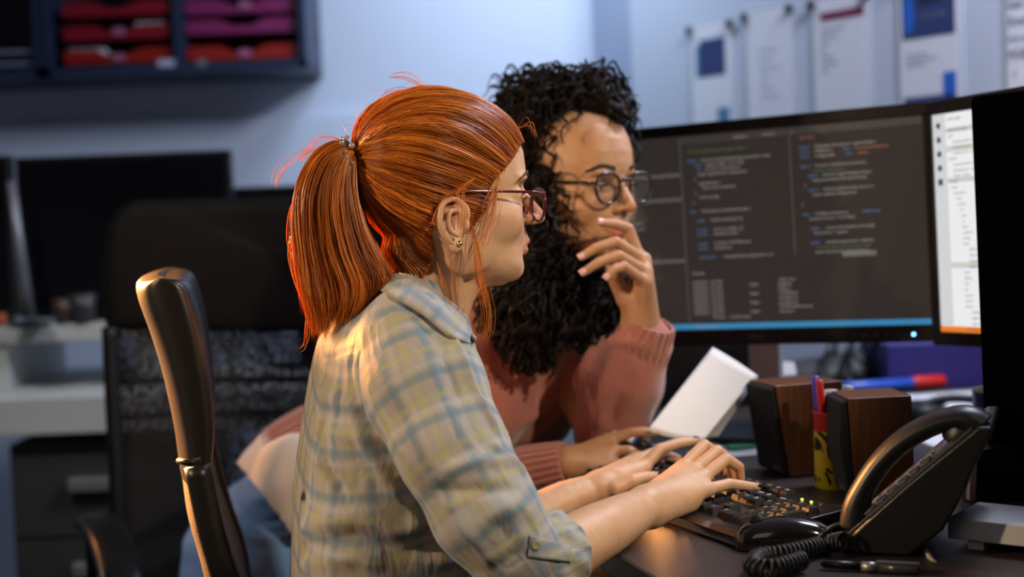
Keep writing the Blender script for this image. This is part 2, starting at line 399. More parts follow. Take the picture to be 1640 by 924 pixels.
tr = [(100, 272, 52, 0, 'red letter tray above the one with white papers, left bay of the navy cabinet'), (100, 272, 90, 2, 'lowest red tray in the left bay, white papers inside'),
      (100, 272, 14, 0, 'dark red tray at the picture top in the left bay of the navy cabinet'),
      (298, 478, 10, 1, 'magenta tray at the picture top in the right bay of the cabinet'), (298, 478, 42, 1, 'magenta tray in the middle of the right bay stack'), (298, 478, 84, 2, 'lowest scarlet tray in the right bay of the cabinet')]
tz = [tray(a, b, y, reds[c], l) for a, b, y, c, l in tr]
for r_, (px, py) in zip((0, 1, 5, 3), ((190, 50), (190, 92), (392, 85), (392, 8))):
    q = P(px, py, YC+.024); MB().box(q, (.035, .006, .022)).build('tray_label', mat('sticker_pink', (.36, .12, .22), .4), tz[r_][0], world=True)
for px, py, wd, lab in ((135, 85, .11, 'stack of white papers in the lowest left red tray'), (238, 42, .09, 'pale folded papers sticking out of the upper left red tray')):
    q = P(px, py, YC+.02); tag(MB().box((q[0], YC+.15, q[2]+.006), (wd, .22, .018), bev=.004).build('paper_stack', M_pstk), lab, 'papers')
for px, c, l in ((266, M_lab, 'pale sticker on the cabinet base below the divider'), (323, mat('sticker_green', (.10, .18, .16), .5), 'small greenish sticker on the cabinet base under the right bay')):
    q = P(px, 101, YC-.001); tag(MB().box(q, (.05 if px < 300 else .03, .002, .02)).build('sticker', c), l, 'sticker')
m = MB(); q0 = P(-20, 110, YC+.02); q1 = P(58, 82, YC+.02)
m.tube([(q0[0], YC+.02, q0[2]+.01), (q1[0], YC+.02, q0[2]+.01), (q1[0], YC+.02, q1[2]), (q0[0], YC+.02, q1[2])], .005, closed=True); m.box(((q0[0]+q1[0])/2, YC+.13, q0[2]+.008), (q1[0]-q0[0], .22, .004))
tag(m.build('clear_tray', mat('clear_plastic', (.30, .36, .48), .15)), 'clear plastic tray at the edge of the far dark cabinet', 'tray')
# ------------------------------------------------------------------ far desk with monitors, left
M_white = mat('white_laminate', (.52, .53, .50), .45, var=.04); M_blk = mat('black_plastic', (.009, .009, .010), .5, var=.2, spec=.3); M_dgrey = mat('drawer_grey', (.035, .035, .035), .55)
M_met = mat('brushed_metal', (.42, .42, .42), .35, metal=.7)
YD = 3.35
xr = P(520, 650, YD)[0]; xl = -2.2; ztop = P(90, 636, YD)[2]
root = thing('office_desk', 'pale laminate desk far behind the black chairs, drawer unit beneath it', 'desk', (xl/2+xr/2, YD+.35, 0))
MB().box(((xl+xr)/2, YD+.35, ztop-.045), (xr-xl, .7, .088), bev=.004).build('desktop', M_white, root, world=True)
MB().box((xr-.05, YD+.35, (ztop-.09)/2), (.04, .6, ztop-.09)).build('leg', M_white, root, world=True)
MB().box((xl+.05, YD+.35, (ztop-.09)/2), (.04, .6, ztop-.09)).build('leg', M_white, root, world=True)
xs1 = P(172, 530, YD)[0]+.06; zs = P(90, 520, YD+.15)[2]
root = thing('desk_shelf', 'pale raised shelf standing on the far desk under black monitors', 'shelf', (xl/2+xs1/2, YD+.35, ztop))
MB().box(((xl+xs1)/2, YD+.42, zs-.022), (xs1-xl, .5, .042), bev=.003).build('shelf_board', M_white, root, world=True)
for x in (P(2, 560, YD+.2)[0], xs1-.02): MB().box((x, YD+.42, (zs-.045+ztop)/2), (.035, .46, zs-.045-ztop)).build('support', M_white, root, world=True)
x0, x1 = P(15, 800, YD+.03)[0], P(300, 800, YD+.03)[0]
root = thing('drawer_unit', 'dark grey drawer unit with pale handles under the far desk', 'drawers', ((x0+x1)/2, YD+.3, 0))
MB().box(((x0+x1)/2, YD+.3, .33), (x1-x0, .5, .64), bev=.004).build('carcass', M_dgrey, root, world=True)
for k in range(3):
    zd = P(140, 778, YD)[2]-.205*k
    d = MB().box(((x0+x1)/2, YD+.045, zd-.03), (x1-x0-.02, .02, .195), bev=.003).build('drawer', M_dgrey, root, world=True)
    MB().box((P(150, 778, YD)[0], YD+.02, zd), (.13, .025, .032), bev=.004).build('handle', M_met, d, world=True)
def far_monitor(pxl, pxr, pyt, pyb, Y, zbase, label, grp='black monitors on the far desks'):
    a = P(pxl, pyt, Y); b = P(pxr, pyt, Y); zb = P((pxl+pxr)/2, pyb, Y)[2]; xm = (a[0]+b[0])/2; W = b[0]-a[0]; zt = (a[2]+b[2])/2
    root = thing('monitor', label, 'monitor', (xm, Y+.08, zbase), 0, grp)
    MB().box((xm, Y+.02, (zt+zb)/2), (W, .035, zt-zb), bev=.006).build('casing', M_blk, root, world=True)
    MB().box((xm, Y+.001, (zt+zb)/2+.004), (W-.03, .004, zt-zb-.04)).build('screen', mat('screen_off', (.004, .004, .006), .4, spec=.12), root, world=True)
    MB().box((xm, Y+.065, (zb+.1+zbase)/2), (.06, .02, zb+.1-zbase), bev=.004).build('stand', M_blk, root, world=True)
    MB().lathe([(.0, 0), (.11, 0), (.11, .01), (.02, .02)], (xm, Y+.08, zbase+.001)).build('base', M_blk, root, world=True)
far_monitor(22, 368, 246, 505, YD+.25, zs, 'wide black monitor, its back dark, on the pale shelf behind the chairs')
far_monitor(-180, 14, 252, 512, YD+.22, zs, 'black monitor cut by the picture edge, next to the wide one')
far_monitor(372, 590, 296, 470, YD+.42, ztop, 'lower black monitor partly hidden by the tall office chair')
q0, q1 = P(18, 290, YD+.1), P(46, 508, YD+.12)
root = thing('metal_post', 'slanting grey metal stand post between two black monitors', 'stand', (q1[0], q1[1], zs))
MB().tube([q0, q1], [.010, .016], 12).build('post', mat('post_metal', (.20, .21, .24), .35, metal=.4), root, smooth=True, world=True)
MB().lathe([(.05, 0), (.05, .006), (.016, .015)], (q1[0], q1[1], zs)).build('foot', M_blk, root, world=True)
for px, col, l, s in ((110, (.05, .03, .02), 'dark cup among the clutter on the pale shelf', .03), (8, (.4, .08, .02), 'small orange pot on the shelf at the picture edge', .014), (140, (.03, .03, .035), 'dark box-like clutter beside the cup on the shelf', .035)):
    q = P(px, 505, YD+.22)
    tag(MB().lathe([(s*.8, 0), (s, s*2), (s*.9, s*2), (s*.7, .006)], (q[0], q[1]-.03, zs+.001), seg=20).build('cup', mat('cup_%d' % px, col, .4), smooth=True), l, 'cup')
# ================================================================== MAIN DESK AND WHAT STANDS ON IT
DZ = .76
M_desk = mat('desk_laminate', (.045, .032, .029), .36, var=.10, scale=90, bump=.25, bscale=900, spec=.5)
M_edge = mat('desk_edge', (.012, .012, .013), .5)
e0 = PZ(979, 881, DZ); e1 = PZ(1049, 924, DZ); ed = (e0-e1)[:2]; ed /= np.linalg.norm(ed)
near = e0[:2]-ed*.62; far = e0[:2]+ed*1.35
root = thing('work_desk', 'dark laminate desk the two women lean over, crowded with computer gear', 'desk', (.5, 2, 0))
mb = MB(); mb.prism([tuple(near), (1.45, near[1]), (1.45, 2.55), (1.17, far[1]), tuple(far)], DZ-.028, DZ); mb.build('desktop', [M_desk], root, world=True, bevel=.002)
mb = MB(); dd = ed; nn = np.array([ed[1], -ed[0]])
mb.prism([tuple(near-nn*0+np.array([-.002, 0])), tuple(near+np.array([.002, 0])), tuple(far+np.array([.002, 0])), tuple(far+np.array([-.002, 0]))], DZ-.029, DZ-.001); mb.build('edge_band', M_edge, root, world=True)
pl = e0[:2]+ed*.55
MB().box((pl[0]+.14, pl[1], (DZ-.03)/2), (.03, .5, DZ-.032), R=Matrix.Rotation(.2, 3, 'Z')).build('side_panel', mat('panel_grey', (.35, .33, .30), .6), root, world=True)
for x, y in ((1.38, near[1]+.08), (1.38, 2.48), (1.05, far[1]-.08), (near[0]+.12, near[1]+.06)): MB().box((x, y, (DZ-.03)/2), (.05, .05, DZ-.032), bev=.004).build('leg', M_edge, root, world=True)

# ------------------------------------------------------------------ keyboard
M_key = mat('key_black', (.014, .013, .014), .5, var=.15, spec=.3); M_kb = mat('keyboard_body', (.013, .011, .011), .25, spec=.6); M_leg = mat('legend_white', (.70, .70, .70), .95, spec=0)
M_rest = mat('palm_rest_gloss', (.03, .012, .008), .12, spec=.8)
kx = np.array([.42, -.907]); ang = atan2(kx[1], kx[0]); kc = (.238, 1.888)
kb = thing('keyboard', 'black full-size keyboard under the red-haired woman\'s hands', 'keyboard', (kc[0], kc[1], DZ), ang)
tilt = Matrix.Rotation(radians(5), 3, 'X')
body = MB(); prof = [(-.083, .004), (-.080, .012), (-.070, .0165), (-.052, .019), (.068, .030), (.075, .029), (.077, .022), (.076, .003), (-.08, .002)]
body.prism(prof, -.226, .226, f=lambda a, b, h: (h, a, b)); body.build('case', M_kb, kb, bevel=.002)
MB().prism([(-.0835, .003), (-.0815, .0125), (-.073, .0158), (-.071, .0165), (-.083, .0035)], -.2255, .2255, f=lambda a, b, h: (h, a-.0008, b+.0004)).build('front_trim', M_rest, kb)
def kz(y): return .019+(y+.052)*(.011/.120)
nkey = [0]; extra = MB()
def key(x, y, w_=1, d_=1, s='', vis=True):
    u = .01905; W = u*w_-.0012; D = u*d_-.0012; hz = .0068; z0 = kz(y)
    tW, tD = W-.0045, D-.005
    V = [(x-W/2, y-D/2, z0-.001), (x+W/2, y-D/2, z0-.001), (x+W/2, y+D/2, z0), (x-W/2, y+D/2, z0)]
    tt = [(x-tW/2, y-tD/2+.0004, z0+hz), (x+tW/2, y-tD/2+.0004, z0+hz), (x+tW/2, y+tD/2+.0004, z0+hz+.001), (x-tW/2, y+tD/2+.0004, z0+hz+.001)]
    m = (MB() if vis else extra); m.add(V+tt, [(3, 2, 1, 0), (4, 5, 6, 7), (0, 1, 5, 4), (1, 2, 6, 5), (2, 3, 7, 6), (3, 0, 4, 7)])
    if s:
        gV, gF = text_mesh(s, .0085 if len(s) < 3 else .0050)
        m.add([(v[0]+x-tW/2+.0012, v[1]+y+tD/2-.0078, z0+hz+.0013) for v in gV], gF, 1)
    if vis:
        o = m.build('key', [M_key, M_leg], kb); nkey[0] += 1
u = .01905
def row(y, x0, items):
    x = x0
    for it in items:
        s, w_ = (it if isinstance(it, tuple) else (it, 1))
        if s is not None:
            vis = (x+w_*u/2 > -.19) and nkey[0] < 98
            key(x+w_*u/2, y, w_, 1, s, vis)
        x += w_*u
X0 = -.221; y0 = -.045
row(y0, X0, [('Ctrl', 1.5), ('', 1), ('Alt', 1.25), ('', 6), ('Alt', 1.25), ('', 1), ('Ctrl', 1.5), (None, 1.4), '<', 'v', '>', (None, .45), ('0', 2), '.'])
row(y0+u, X0, [('Shift', 2.25)]+list('ZXCVBNM')+[',', '.', '/', ('Shift', 2.75), (None, 1.4), (None, 1), '^', (None, 1), (None, .45), '1', '2', '3'])
row(y0+2*u, X0, [('Caps', 1.75)]+list('ASDFGHJKL')+[';', '"', ('Enter', 2.25), (None, 4.85), '4', '5', '6'])
row(y0+3*u, X0, [('Tab', 1.5)]+list('QWERTYUIOP')+['[', ']', ('\\', 1.5), (None, .4), 'Del', 'End', 'Pg', (None, .45), '7', '8', '9'])
row(y0+4*u, X0, ['~']+list('1234567890')+['-', '+', ('<-', 2), (None, .4), 'Ins', 'Hm', 'Pg', (None, .45), 'Nm', '/', '*'])
row(y0+5.5*u, X0, ['Esc', (None, 1), 'F1', 'F2', 'F3', 'F4', (None, .5), 'F5', 'F6', 'F7', 'F8', (None, .5), 'F9', 'F10', 'F11', 'F12', (None, .4), 'Pr', 'Sc', 'Pa'])
xx = X0+(15+.4+3+.45+3)*u+u/2
for y_, d_, s in ((y0+.5*u, 2, 'Ent'), (y0+2.5*u, 2, '+'), (y0+4*u, 1, '-')): key(xx, y_, 1, d_, s)
if extra.v: tag(extra.build('far_keys', [M_key, M_leg], kb), kind='stuff')
for i in range(3):
    x = X0+(18.85+1*i)*u+.01; y = y0+5.6*u
    on = i < 2
    MB().box((x, y, kz(y)+.0006), (.0035, .0022, .0014)).build('indicator_light', mat('led_on', (.5, .7, .05), .4, emis=(.65, .9, .05), es=3) if on else mat('led_off', (.2, .2, .2), .4), kb)
# ------------------------------------------------------------------ mouse
M_gloss = mat('gloss_black', (.012, .009, .009), .12, spec=.7)
mc = PZ(1262, 884, DZ); ms = thing('computer_mouse', 'glossy black mouse in front of the keyboard\'s near end', 'mouse', (mc[0], mc[1]+.02, DZ), radians(-8))
V = []; Fc = []; nu, nv = 28, 16
for i in range(nu+1):
    a = pi*i/nu; x = -.058*cos(a); prof = sin(a)**.55
    for j in range(nv+1):
        b = pi*j/nv; yy = -.031*cos(b)*prof*(1-.12*sin(a)); zz = (.036*sin(a*.92+.10)**.8 if 0 < a < pi else 0)*max(sin(b), 0)**.6
        V.append((x, yy, max(zz, 0)+.002))
for i in range(nu):
    for j in range(nv): Fc.append((i*(nv+1)+j, (i+1)*(nv+1)+j, (i+1)*(nv+1)+j+1, i*(nv+1)+j+1))
mb = MB(); mb.add(V, Fc); mb.build('shell', M_gloss, ms, smooth=True)
MB().lathe([(0, -.004), (.009, -.004), (.010, -.002), (.010, .002), (.009, .004), (0, .004)], (-.030, 0, .030), R=Matrix.Rotation(pi/2, 3, 'X'), seg=20).build('scroll_wheel', M_blk, ms, smooth=True)
# ------------------------------------------------------------------ monitors
M_bez = mat('bezel_black', (.008, .008, .008), .40, spec=.3); M_scr = mat('screen_dark', (.008, .007, .006), .35, spec=.2, emis=(.105, .083, .075), es=.27)
def emis(name, c, s=1): return mat(name, (.02, .02, .02), .4, emis=c, es=s)
T = dict(grey=emis('code_grey', (.30, .28, .27)), blue=emis('code_blue', (.07, .18, .34)), green=emis('code_green', (.07, .16, .05)), orange=emis('code_orange', (.38, .13, .07)))
def monitor_frame(name, label, cat, loc, rz, roll, W, H, bez, chin):
    root = thing(name, label, cat, (loc[0], loc[1], DZ), rz)
    zc_ = loc[2]-DZ; R = Matrix.Rotation(roll, 3, 'Y')
    f = lambda x, y, z: tuple(R @ Vector((x, y, z))+Vector((0, 0, zc_)))
    return root, f
# plane anchors: right bottom corner of the lit screen
br = P(1490, 527, 2.27); mdir = np.array([.885, -.466]); rz = atan2(mdir[1], mdir[0])
SW, SH = .585, .325
cxy = br[:2]-mdir*SW/2; tr_ = P(1470, 192, 2.27); SH = tr_[2]-br[2]
mon, mf = monitor_frame('monitor', 'wide main monitor showing dark code editor windows', 'monitor', (cxy[0], cxy[1], (br[2]+tr_[2])/2), rz, 0, SW, SH, .012, .02)
mon.rotation_euler = (0, 0, rz)
RL = Matrix.Rotation(radians(-1.5), 3, 'Y')
zc_ = (br[2]+tr_[2])/2-DZ
def mfp(x, y, z): return tuple(RL @ Vector((x, y, z))+Vector((0, 0, zc_)))
def fbox(mb, x0, x1, z0, z1, y0_, y1_, mi=0, F_=mfp):
    mb.add([F_(x, y, z) for x in (x0, x1) for y in (y0_, y1_) for z in (z0, z1)], [(0, 1, 3, 2), (4, 6, 7, 5), (0, 4, 5, 1), (2, 3, 7, 6), (0, 2, 6, 4), (1, 5, 7, 3)], mi)
    return mb
bz, tb, bb = .018, .020, .027
mb = MB()
fbox(mb, -SW/2-bz, SW/2+bz, SH/2, SH/2+tb, -.012, .03); fbox(mb, -SW/2-bz, SW/2+bz, -SH/2-bb, -SH/2, -.012, .03)
fbox(mb, -SW/2-bz, -SW/2, -SH/2, SH/2, -.012, .03); fbox(mb, SW/2, SW/2+bz, -SH/2, SH/2, -.012, .03); mb.build('bezel', M_bez, mon, bevel=.002)
fbox(MB(), -SW/2-.01, SW/2+.01, -SH/2-.01, SH/2+.01, .0, .045).build('back_shell', M_blk, mon, bevel=.006)
fbox(MB(), -SW/2, SW/2, -SH/2, SH/2, -.006, -.002).build('screen', M_scr, mon)
fbox(MB(), -SW/2, SW/2, -SH/2+.001, -SH/2+.010, -.0085, -.0065).build('status_bar', emis('status_blue', (.04, .28, .55), .75), mon)
M_panel = emis('panel_line', (.13, .11, .10), .6)
def sx(px): return SW/2-(1480-px)/(1480-1000)*.49     # rough column placement in the screen plane
def scr(name, m, rects, F_=mfp):
    for a in rects: fbox(MB(), a[0], a[1], a[2], a[3], -.0078, -.0066, 0, F_).build(name, m, mon)
scr('editor_divider', M_panel, [(.075, .0765, -.045, SH/2-.012), (-.118, -.1165, -SH/2+.012, SH/2-.005)])
scr('side_highlight', emis('panel_lit', (.15, .13, .125), .6), [(-SW/2, -.12, .098, .104), (-SW/2, -.12, .056, .062), (-SW/2, -.12, -.050, -.044)])
scr('tab_bar', emis('tab_dark', (.075, .062, .058), .5), [(-.116, SW/2, SH/2-.014, SH/2-.002)])
def write(parent, name, m, x, z, s, size, y=-.0088, F_=None):
    F_ = F_ or mfp; V, Fc = text_mesh(s, size); mb = MB(); mb.add([F_(v[0]+x, y, v[1]+z) for v in V], Fc); return mb
code = {k: MB() for k in T}
def put(c, x, z, s, size=.0064):
    V, Fc = text_mesh(s, size); code[c].add([mfp(v[0]+x, -.0086, v[1]+z) for v in V], Fc)
def codeblock(x0, z0, rows, dz=.0079):
    for i, r_ in enumerate(rows):
        x = x0
        for (c, s) in r_:
            if c == '>': x += .006*int(s); continue
            put(c, x, z0-dz*i, s); x += .0037*len(s)+.003
zt_ = SH/2
codeblock(-.105, zt_-.030, [[('green', '/* this file holds the shared editor types */')], [], [('blue', 'export'), ('grey', 'function contributeKeymaps(commands: string')], [('>', 2), ('blue', 'const'), ('grey', 'assignConfigs = new List()')], [('>', 3), ('blue', 'for'), ('grey', '(let item of parameters)')], [('>', 3), ('grey', 'target.register(item.configuration)')], [('>', 2), ('grey', '}')], [('>', 3), ('grey', 'register(item) {')], [('>', 4), ('grey', 'return new container()')], [('>', 2), ('grey', '}')], [('>', 3), ('grey', 'return configs')], [('>', 1), ('grey', '}')], [], [('blue', 'class'), ('grey', 'Workbench extends Disposable {')], [], [('>', 2), ('blue', 'public'), ('grey', 'handle: number[] = []')], [], [('>', 2), ('blue', 'private'), ('grey', 'actions: string[] = []')], [('>', 2), ('blue', 'private'), ('grey', 'enabled: boolean')], [], [('>', 2), ('blue', 'private'), ('grey', 'container: HTMLElement')], [('>', 2), ('blue', 'private'), ('grey', 'template: []')], [], [('>', 2), ('blue', 'constructor'), ('grey', 'createIdentifier(configuration: str)')]])
codeblock(.092, zt_-.022, [[('orange', "'use strict';")], [], [('blue', 'import'), ('grey', '{ Keymap, Workbench, registerSingle }')], [('blue', 'import'), ('grey', '{ Platform }'), ('blue', 'from'), ('orange', "'vs/common/platform'")], [('blue', 'import'), ('grey', 'configuration'), ('blue', 'from'), ('orange', "'vs/base'")], [], [('blue', 'export'), ('grey', 'function createServiceLoader() {')], [('>', 3), ('green', '// register the service')], [('>', 2), ('blue', 'export'), ('grey', 'function registerSingleton(key)')], [('>', 3), ('grey', 'registry.push(new Descriptor(key))')], [('>', 1), ('grey', '}')], [('>', 2), ('blue', 'export'), ('grey', 'function getServices(): Service {')], [('>', 3), ('grey', 'return registry.configuration')], [], [('grey', '}')], [], [('blue', 'class'), ('grey', 'ConfigurationService'), ('blue', 'implements')], [('>', 2), ('grey', 'private services = new Map()')], [], [('>', 2), ('blue', 'public'), ('grey', 'constructor(registry: Service[])')], [('>', 3), ('grey', 'this.service = registry')], [], [('>', 2), ('blue', 'public'), ('grey', 'initialize(registration, callback)')], [('>', 3), ('green', '// Set the values of every entry here')], [('>', 3), ('grey', 'return this.services.values(entries)')]])
codeblock(-.108, -.072, [[('grey', 'Terminal')], []]+[[('grey', '16/02/2017  10:14:2%d' % (k % 9)), ('>', 4), ('grey', ('<DIR>' if k % 2 else '     ')), ('>', 5), ('grey', nm_)] for k, nm_ in enumerate(['.editor json', 'gulpfile.js', 'index.ts', 'LICENSE.txt', 'package.json', 'product.json', 'ThirdPartyNotices.txt', 'tslint.json'])]+[[('>', 6), ('grey', '8 File(s)     512,231 bytes')], [], [('grey', 'C:\\editor\\source>_')]], .0076)
for k in range(30):
    put('grey', -.255+.004*(k % 5)+(.02 if k > 10 else 0), zt_-.02-.0098*k, ['explorer', 'open editors', 'extensions.ts', 'keymaps.json', 'src', 'build', 'node', 'test', 'vs', 'base', 'common', 'parts.ts'][k % 12], .0056)
for k in range(3): put('grey', -.02+.05*k, zt_-.011, ['keymap.ts', 'service.ts', 'x'][k], .006)
for c, mb in code.items(): mb.build('code_text', T[c], mon)
fbox(MB(), .155, .21, -.052, -.044, -.0078, -.0066).build('drop_down', emis('panel_box', (.2, .18, .17), .6), mon)
MB().add([mfp(v[0]-.013, -.0125, v[1]-SH/2-.017) for v in text_mesh('ASUS', .013)[0]], text_mesh('ASUS', .013)[1]).build('logo', mat('logo_grey', (.10, .10, .11), .4, metal=.3), mon)
fbox(MB(), .262, .2665, -SH/2-.0165, -SH/2-.012, -.0135, -.012).build('power_light', emis('led_blue', (.15, .55, 1), 6), mon)
for k in range(5): fbox(MB(), .165+.018*k, .169+.018*k, -SH/2-.016, -SH/2-.0125, -.0128, -.012).build('button', mat('button_grey', (.07, .07, .07), .4), mon)
MB().box((0, .06, .12), (.055, .025, .24), bev=.004).build('neck', mat('stand_silver', (.45, .45, .45), .3, metal=.5), mon)
MB().lathe([(0, 0), (.13, 0), (.13, .008), (.10, .014), (.04, .02)], (0, .05, .001), seg=40).build('base', M_blk, mon, smooth=True)
# second monitor, white file tree
bl = P(1510, 528, 2.25); tl = P(1492, 187, 2.25); d2 = np.array([.42, -.907]); SW2, SH2 = .40, tl[2]-bl[2]+.004
c2 = bl[:2]+d2*SW2/2; rz2 = atan2(d2[1], d2[0])
m2 = thing('monitor', 'second monitor with a bright white file list, partly behind the black one', 'monitor', (c2[0], c2[1], DZ), rz2)
RL2 = Matrix.Rotation(radians(-1.8), 3, 'Y'); z2 = (tl[2]+bl[2])/2-DZ
def f2(x, y, z): return tuple(RL2 @ Vector((x+SW2/2, y, z))+Vector((-SW2/2, 0, z2)))
mb = MB()
for a in ((-SW2/2-.016, SW2/2+.016, SH2/2, SH2/2+.022), (-SW2/2-.016, SW2/2+.016, -SH2/2-.022, -SH2/2), (-SW2/2-.016, -SW2/2, -SH2/2, SH2/2), (SW2/2, SW2/2+.016, -SH2/2, SH2/2)): fbox(mb, *a, -.012, .03, 0, f2)
mb.build('bezel', M_bez, m2, bevel=.002)
fbox(MB(), -SW2/2-.008, SW2/2+.008, -SH2/2-.01, SH2/2+.01, 0, .045, 0, f2).build('back_shell', M_blk, m2, bevel=.005)
fbox(MB(), -SW2/2, SW2/2, -SH2/2, SH2/2, -.006, -.002, 0, f2).build('screen', emis('screen_white', (.86, .87, .88), .95), m2)
fbox(MB(), -SW2/2, -SW2/2+.028, -SH2/2+.010, SH2/2, -.0078, -.0064, 0, f2).build('activity_bar', emis('bar_grey', (.66, .67, .68), .95), m2)
fbox(MB(), -SW2/2, SW2/2, -SH2/2, -SH2/2+.009, -.0082, -.0064, 0, f2).build('status_bar', emis('status_orange', (.85, .22, .02), .95), m2)
for z_, h_ in ((SH2/2-.030, .007), (SH2/2-.108, .007)): fbox(MB(), -SW2/2+.028, SW2/2, z_, z_+h_, -.0078, -.0064, 0, f2).build('section_header', emis('header_grey', (.58, .59, .60), .95), m2)
for z_ in (SH2/2-.060, -SH2/2+.100): fbox(MB(), -SW2/2+.028, SW2/2, z_, z_+.009, -.0078, -.0064, 0, f2).build('selected_row', emis('row_sel', (.62, .63, .57), .95), m2)
mb = MB()
M_tx = emis('text_black', (.05, .05, .06)); mb = MB()
names = ['EXPLORER', '', 'OPEN EDITORS', 'LEFT', 'keymapLoader.ts  c:/editor', 'loaderService.ts  source', 'workbench.ts  c:/editor', 'RIGHT', 'extensionHost.ts  c:/', 'packages.json  source', 'tsfile.ts  editor', 'CODE', 'build', 'extensions', 'node', 'scripts', 'src', 'test', 'vs', 'base', 'common', 'config', 'node', 'editorGroup.ts', 'editorService.ts', 'keymapping.ts', 'platform.ts', 'parts', 'debug', 'files', 'git', 'output', 'search', 'theme', 'viewlet.ts', 'registry.ts', 'main.contribution.ts', 'workbench.ts']
for i, s in enumerate(names):
    ind = .034+(.010 if i in (4, 5, 6, 8, 9, 10) else 0)+(.004*min(max(i-11, 0), 6) if i > 11 else 0)+(.012 if i in (23, 24, 25, 26, 34, 35, 36) else 0)
    if s:
        V, Fc = text_mesh(s, .0062); mb.add([f2(v[0]-SW2/2+ind, -.0086, v[1]+SH2/2-.012-.0088*i) for v in V], Fc)
mb.build('file_list', M_tx, m2)
for k in range(5):
    m = MB(); cx_, cz_ = -SW2/2+.014, SH2/2-.018-.022*k
    pts = [(cx_+.005*cos(a*pi/6), cz_+.005*sin(a*pi/6)) for a in range(12)] if k != 4 else [(cx_-.005, cz_-.005), (cx_+.005, cz_-.005), (cx_+.005, cz_+.005), (cx_-.005, cz_+.005)]
    V = [f2(a, -.0088, b) for a, b in pts]; m.add(V, [tuple(range(len(V)))]); m.build('icon', M_tx, m2)
MB().box((0, .06, .12), (.05, .025, .24), bev=.004).build('neck', M_blk, m2); MB().box((0, .07, .008), (.2, .15, .014), bev=.004).build('base', M_blk, m2)
# portrait black monitor, nearest
pt = P(1571, 150, 1.93); pb = P(1598, 728, 1.93); d3 = np.array([.62, -.785]); W3 = .33; c3 = pt[:2]+d3*W3/2; H3 = pt[2]-pb[2]
m3 = thing('monitor', 'upright black monitor nearest the camera, switched off, at the picture edge', 'monitor', (c3[0], c3[1], DZ), atan2(d3[1], d3[0]))
RL3 = Matrix.Rotation(radians(-1.4), 3, 'Y')
def f3(x, y, z): return tuple(RL3 @ Vector((x, y, z))+Vector((0, 0, (pt[2]+pb[2])/2-DZ)))
fbox(MB(), -W3/2, W3/2, -H3/2, H3/2, -.02, .022, 0, f3).build('casing', mat('deep_black', (.0015, .0015, .0017), .8, spec=.0), m3, bevel=.008)
fbox(MB(), -W3/2+.018, W3/2-.018, -H3/2+.018, H3/2-.018, -.0225, -.0195, 0, f3).build('screen', mat('deep_black', (.0015, .0015, .0017), .8, spec=.0), m3)
MB().box((.0, .06, .16), (.06, .03, .32), bev=.005).build('neck', M_blk, m3)
MB().lathe([(0, 0), (.115, 0), (.12, .012), (.11, .026), (.03, .032)], (-.02, .06, .001), seg=48).build('base', M_blk, m3, smooth=True)
# ------------------------------------------------------------------ speakers
def wood(name, c1, c2, scale=9):
    m = mat(name, c1, .42, spec=.5); nt = m.node_tree; b = nt.nodes['Principled BSDF']
    tc = _n(nt, 'TexCoord'); mp = _n(nt, 'Mapping'); mp.inputs['Scale'].default_value = (30, 30, 2.2); wv = _n(nt, 'TexNoise'); wv.inputs['Scale'].default_value = scale; wv.inputs['Detail'].default_value = 6; wv.inputs['Distortion'].default_value = 1.2
    cr = _n(nt, 'ValToRGB'); cr.color_ramp.elements[0].position = .35; cr.color_ramp.elements[0].color = (*c2, 1); cr.color_ramp.elements[1].position = .65; cr.color_ramp.elements[1].color = (*c1, 1)
    nt.links.new(tc.outputs['Object'], mp.inputs[0]); nt.links.new(mp.outputs[0], wv.inputs['Vector']); nt.links.new(wv.outputs[0], cr.inputs[0]); nt.links.new(cr.outputs[0], b.inputs['Base Color']); return m
M_wood = wood('walnut_veneer', (.17, .060, .018), (.10, .033, .010)); M_grl = mat('speaker_cloth', (.012, .012, .014), .9, bump=.8, bscale=1500)
def speaker(label, pfr, yaw, lean, D, W):
    """front-right bottom corner as a pixel on the desk, depth axis at yaw"""
    b = PZ(*pfr, DZ)[:2]; H = .138
    root = thing('desk_speaker', label, 'speaker', (b[0], b[1], DZ), radians(yaw), None)
    m = MB(); m.prism([(.0, .002), (D, .002), (D-lean*.3, H), (-lean, H)], 0, W, f=lambda p, q, h: (p, h, q)); m.build('cabinet', M_wood, root, bevel=.0015)
    m = MB(); m.prism([(-.001, .003), (-lean-.001, H-.001), (-lean-.008, H-.006), (-.020, H*.55), (-.010, .006)], .002, W-.002, f=lambda p, q, h: (p, h, q)); m.build('grille', M_grl, root, bevel=.003)
    for yy in (.012, W-.012): MB().box((.02, yy, .001), (.014, .014, .002)).build('foot', M_blk, root)
    return root
sp1 = speaker('wooden desk speaker with a tapering black front, nearest the held booklet', (1266, 766), 16, .020, .095, .088)
sp2 = speaker('wooden desk speaker with black cloth front, between pen tin and telephone', (1371, 800), 3, .008, .082, .088)
for sp in (sp1, sp2):
    MB().add([(-.0135, .03-v[0], .012+v[1]) for v in text_mesh('GENIUS', .007)[0]], text_mesh('GENIUS', .007)[1]).build('badge', mat('badge_grey', (.22, .22, .22), .4), sp)
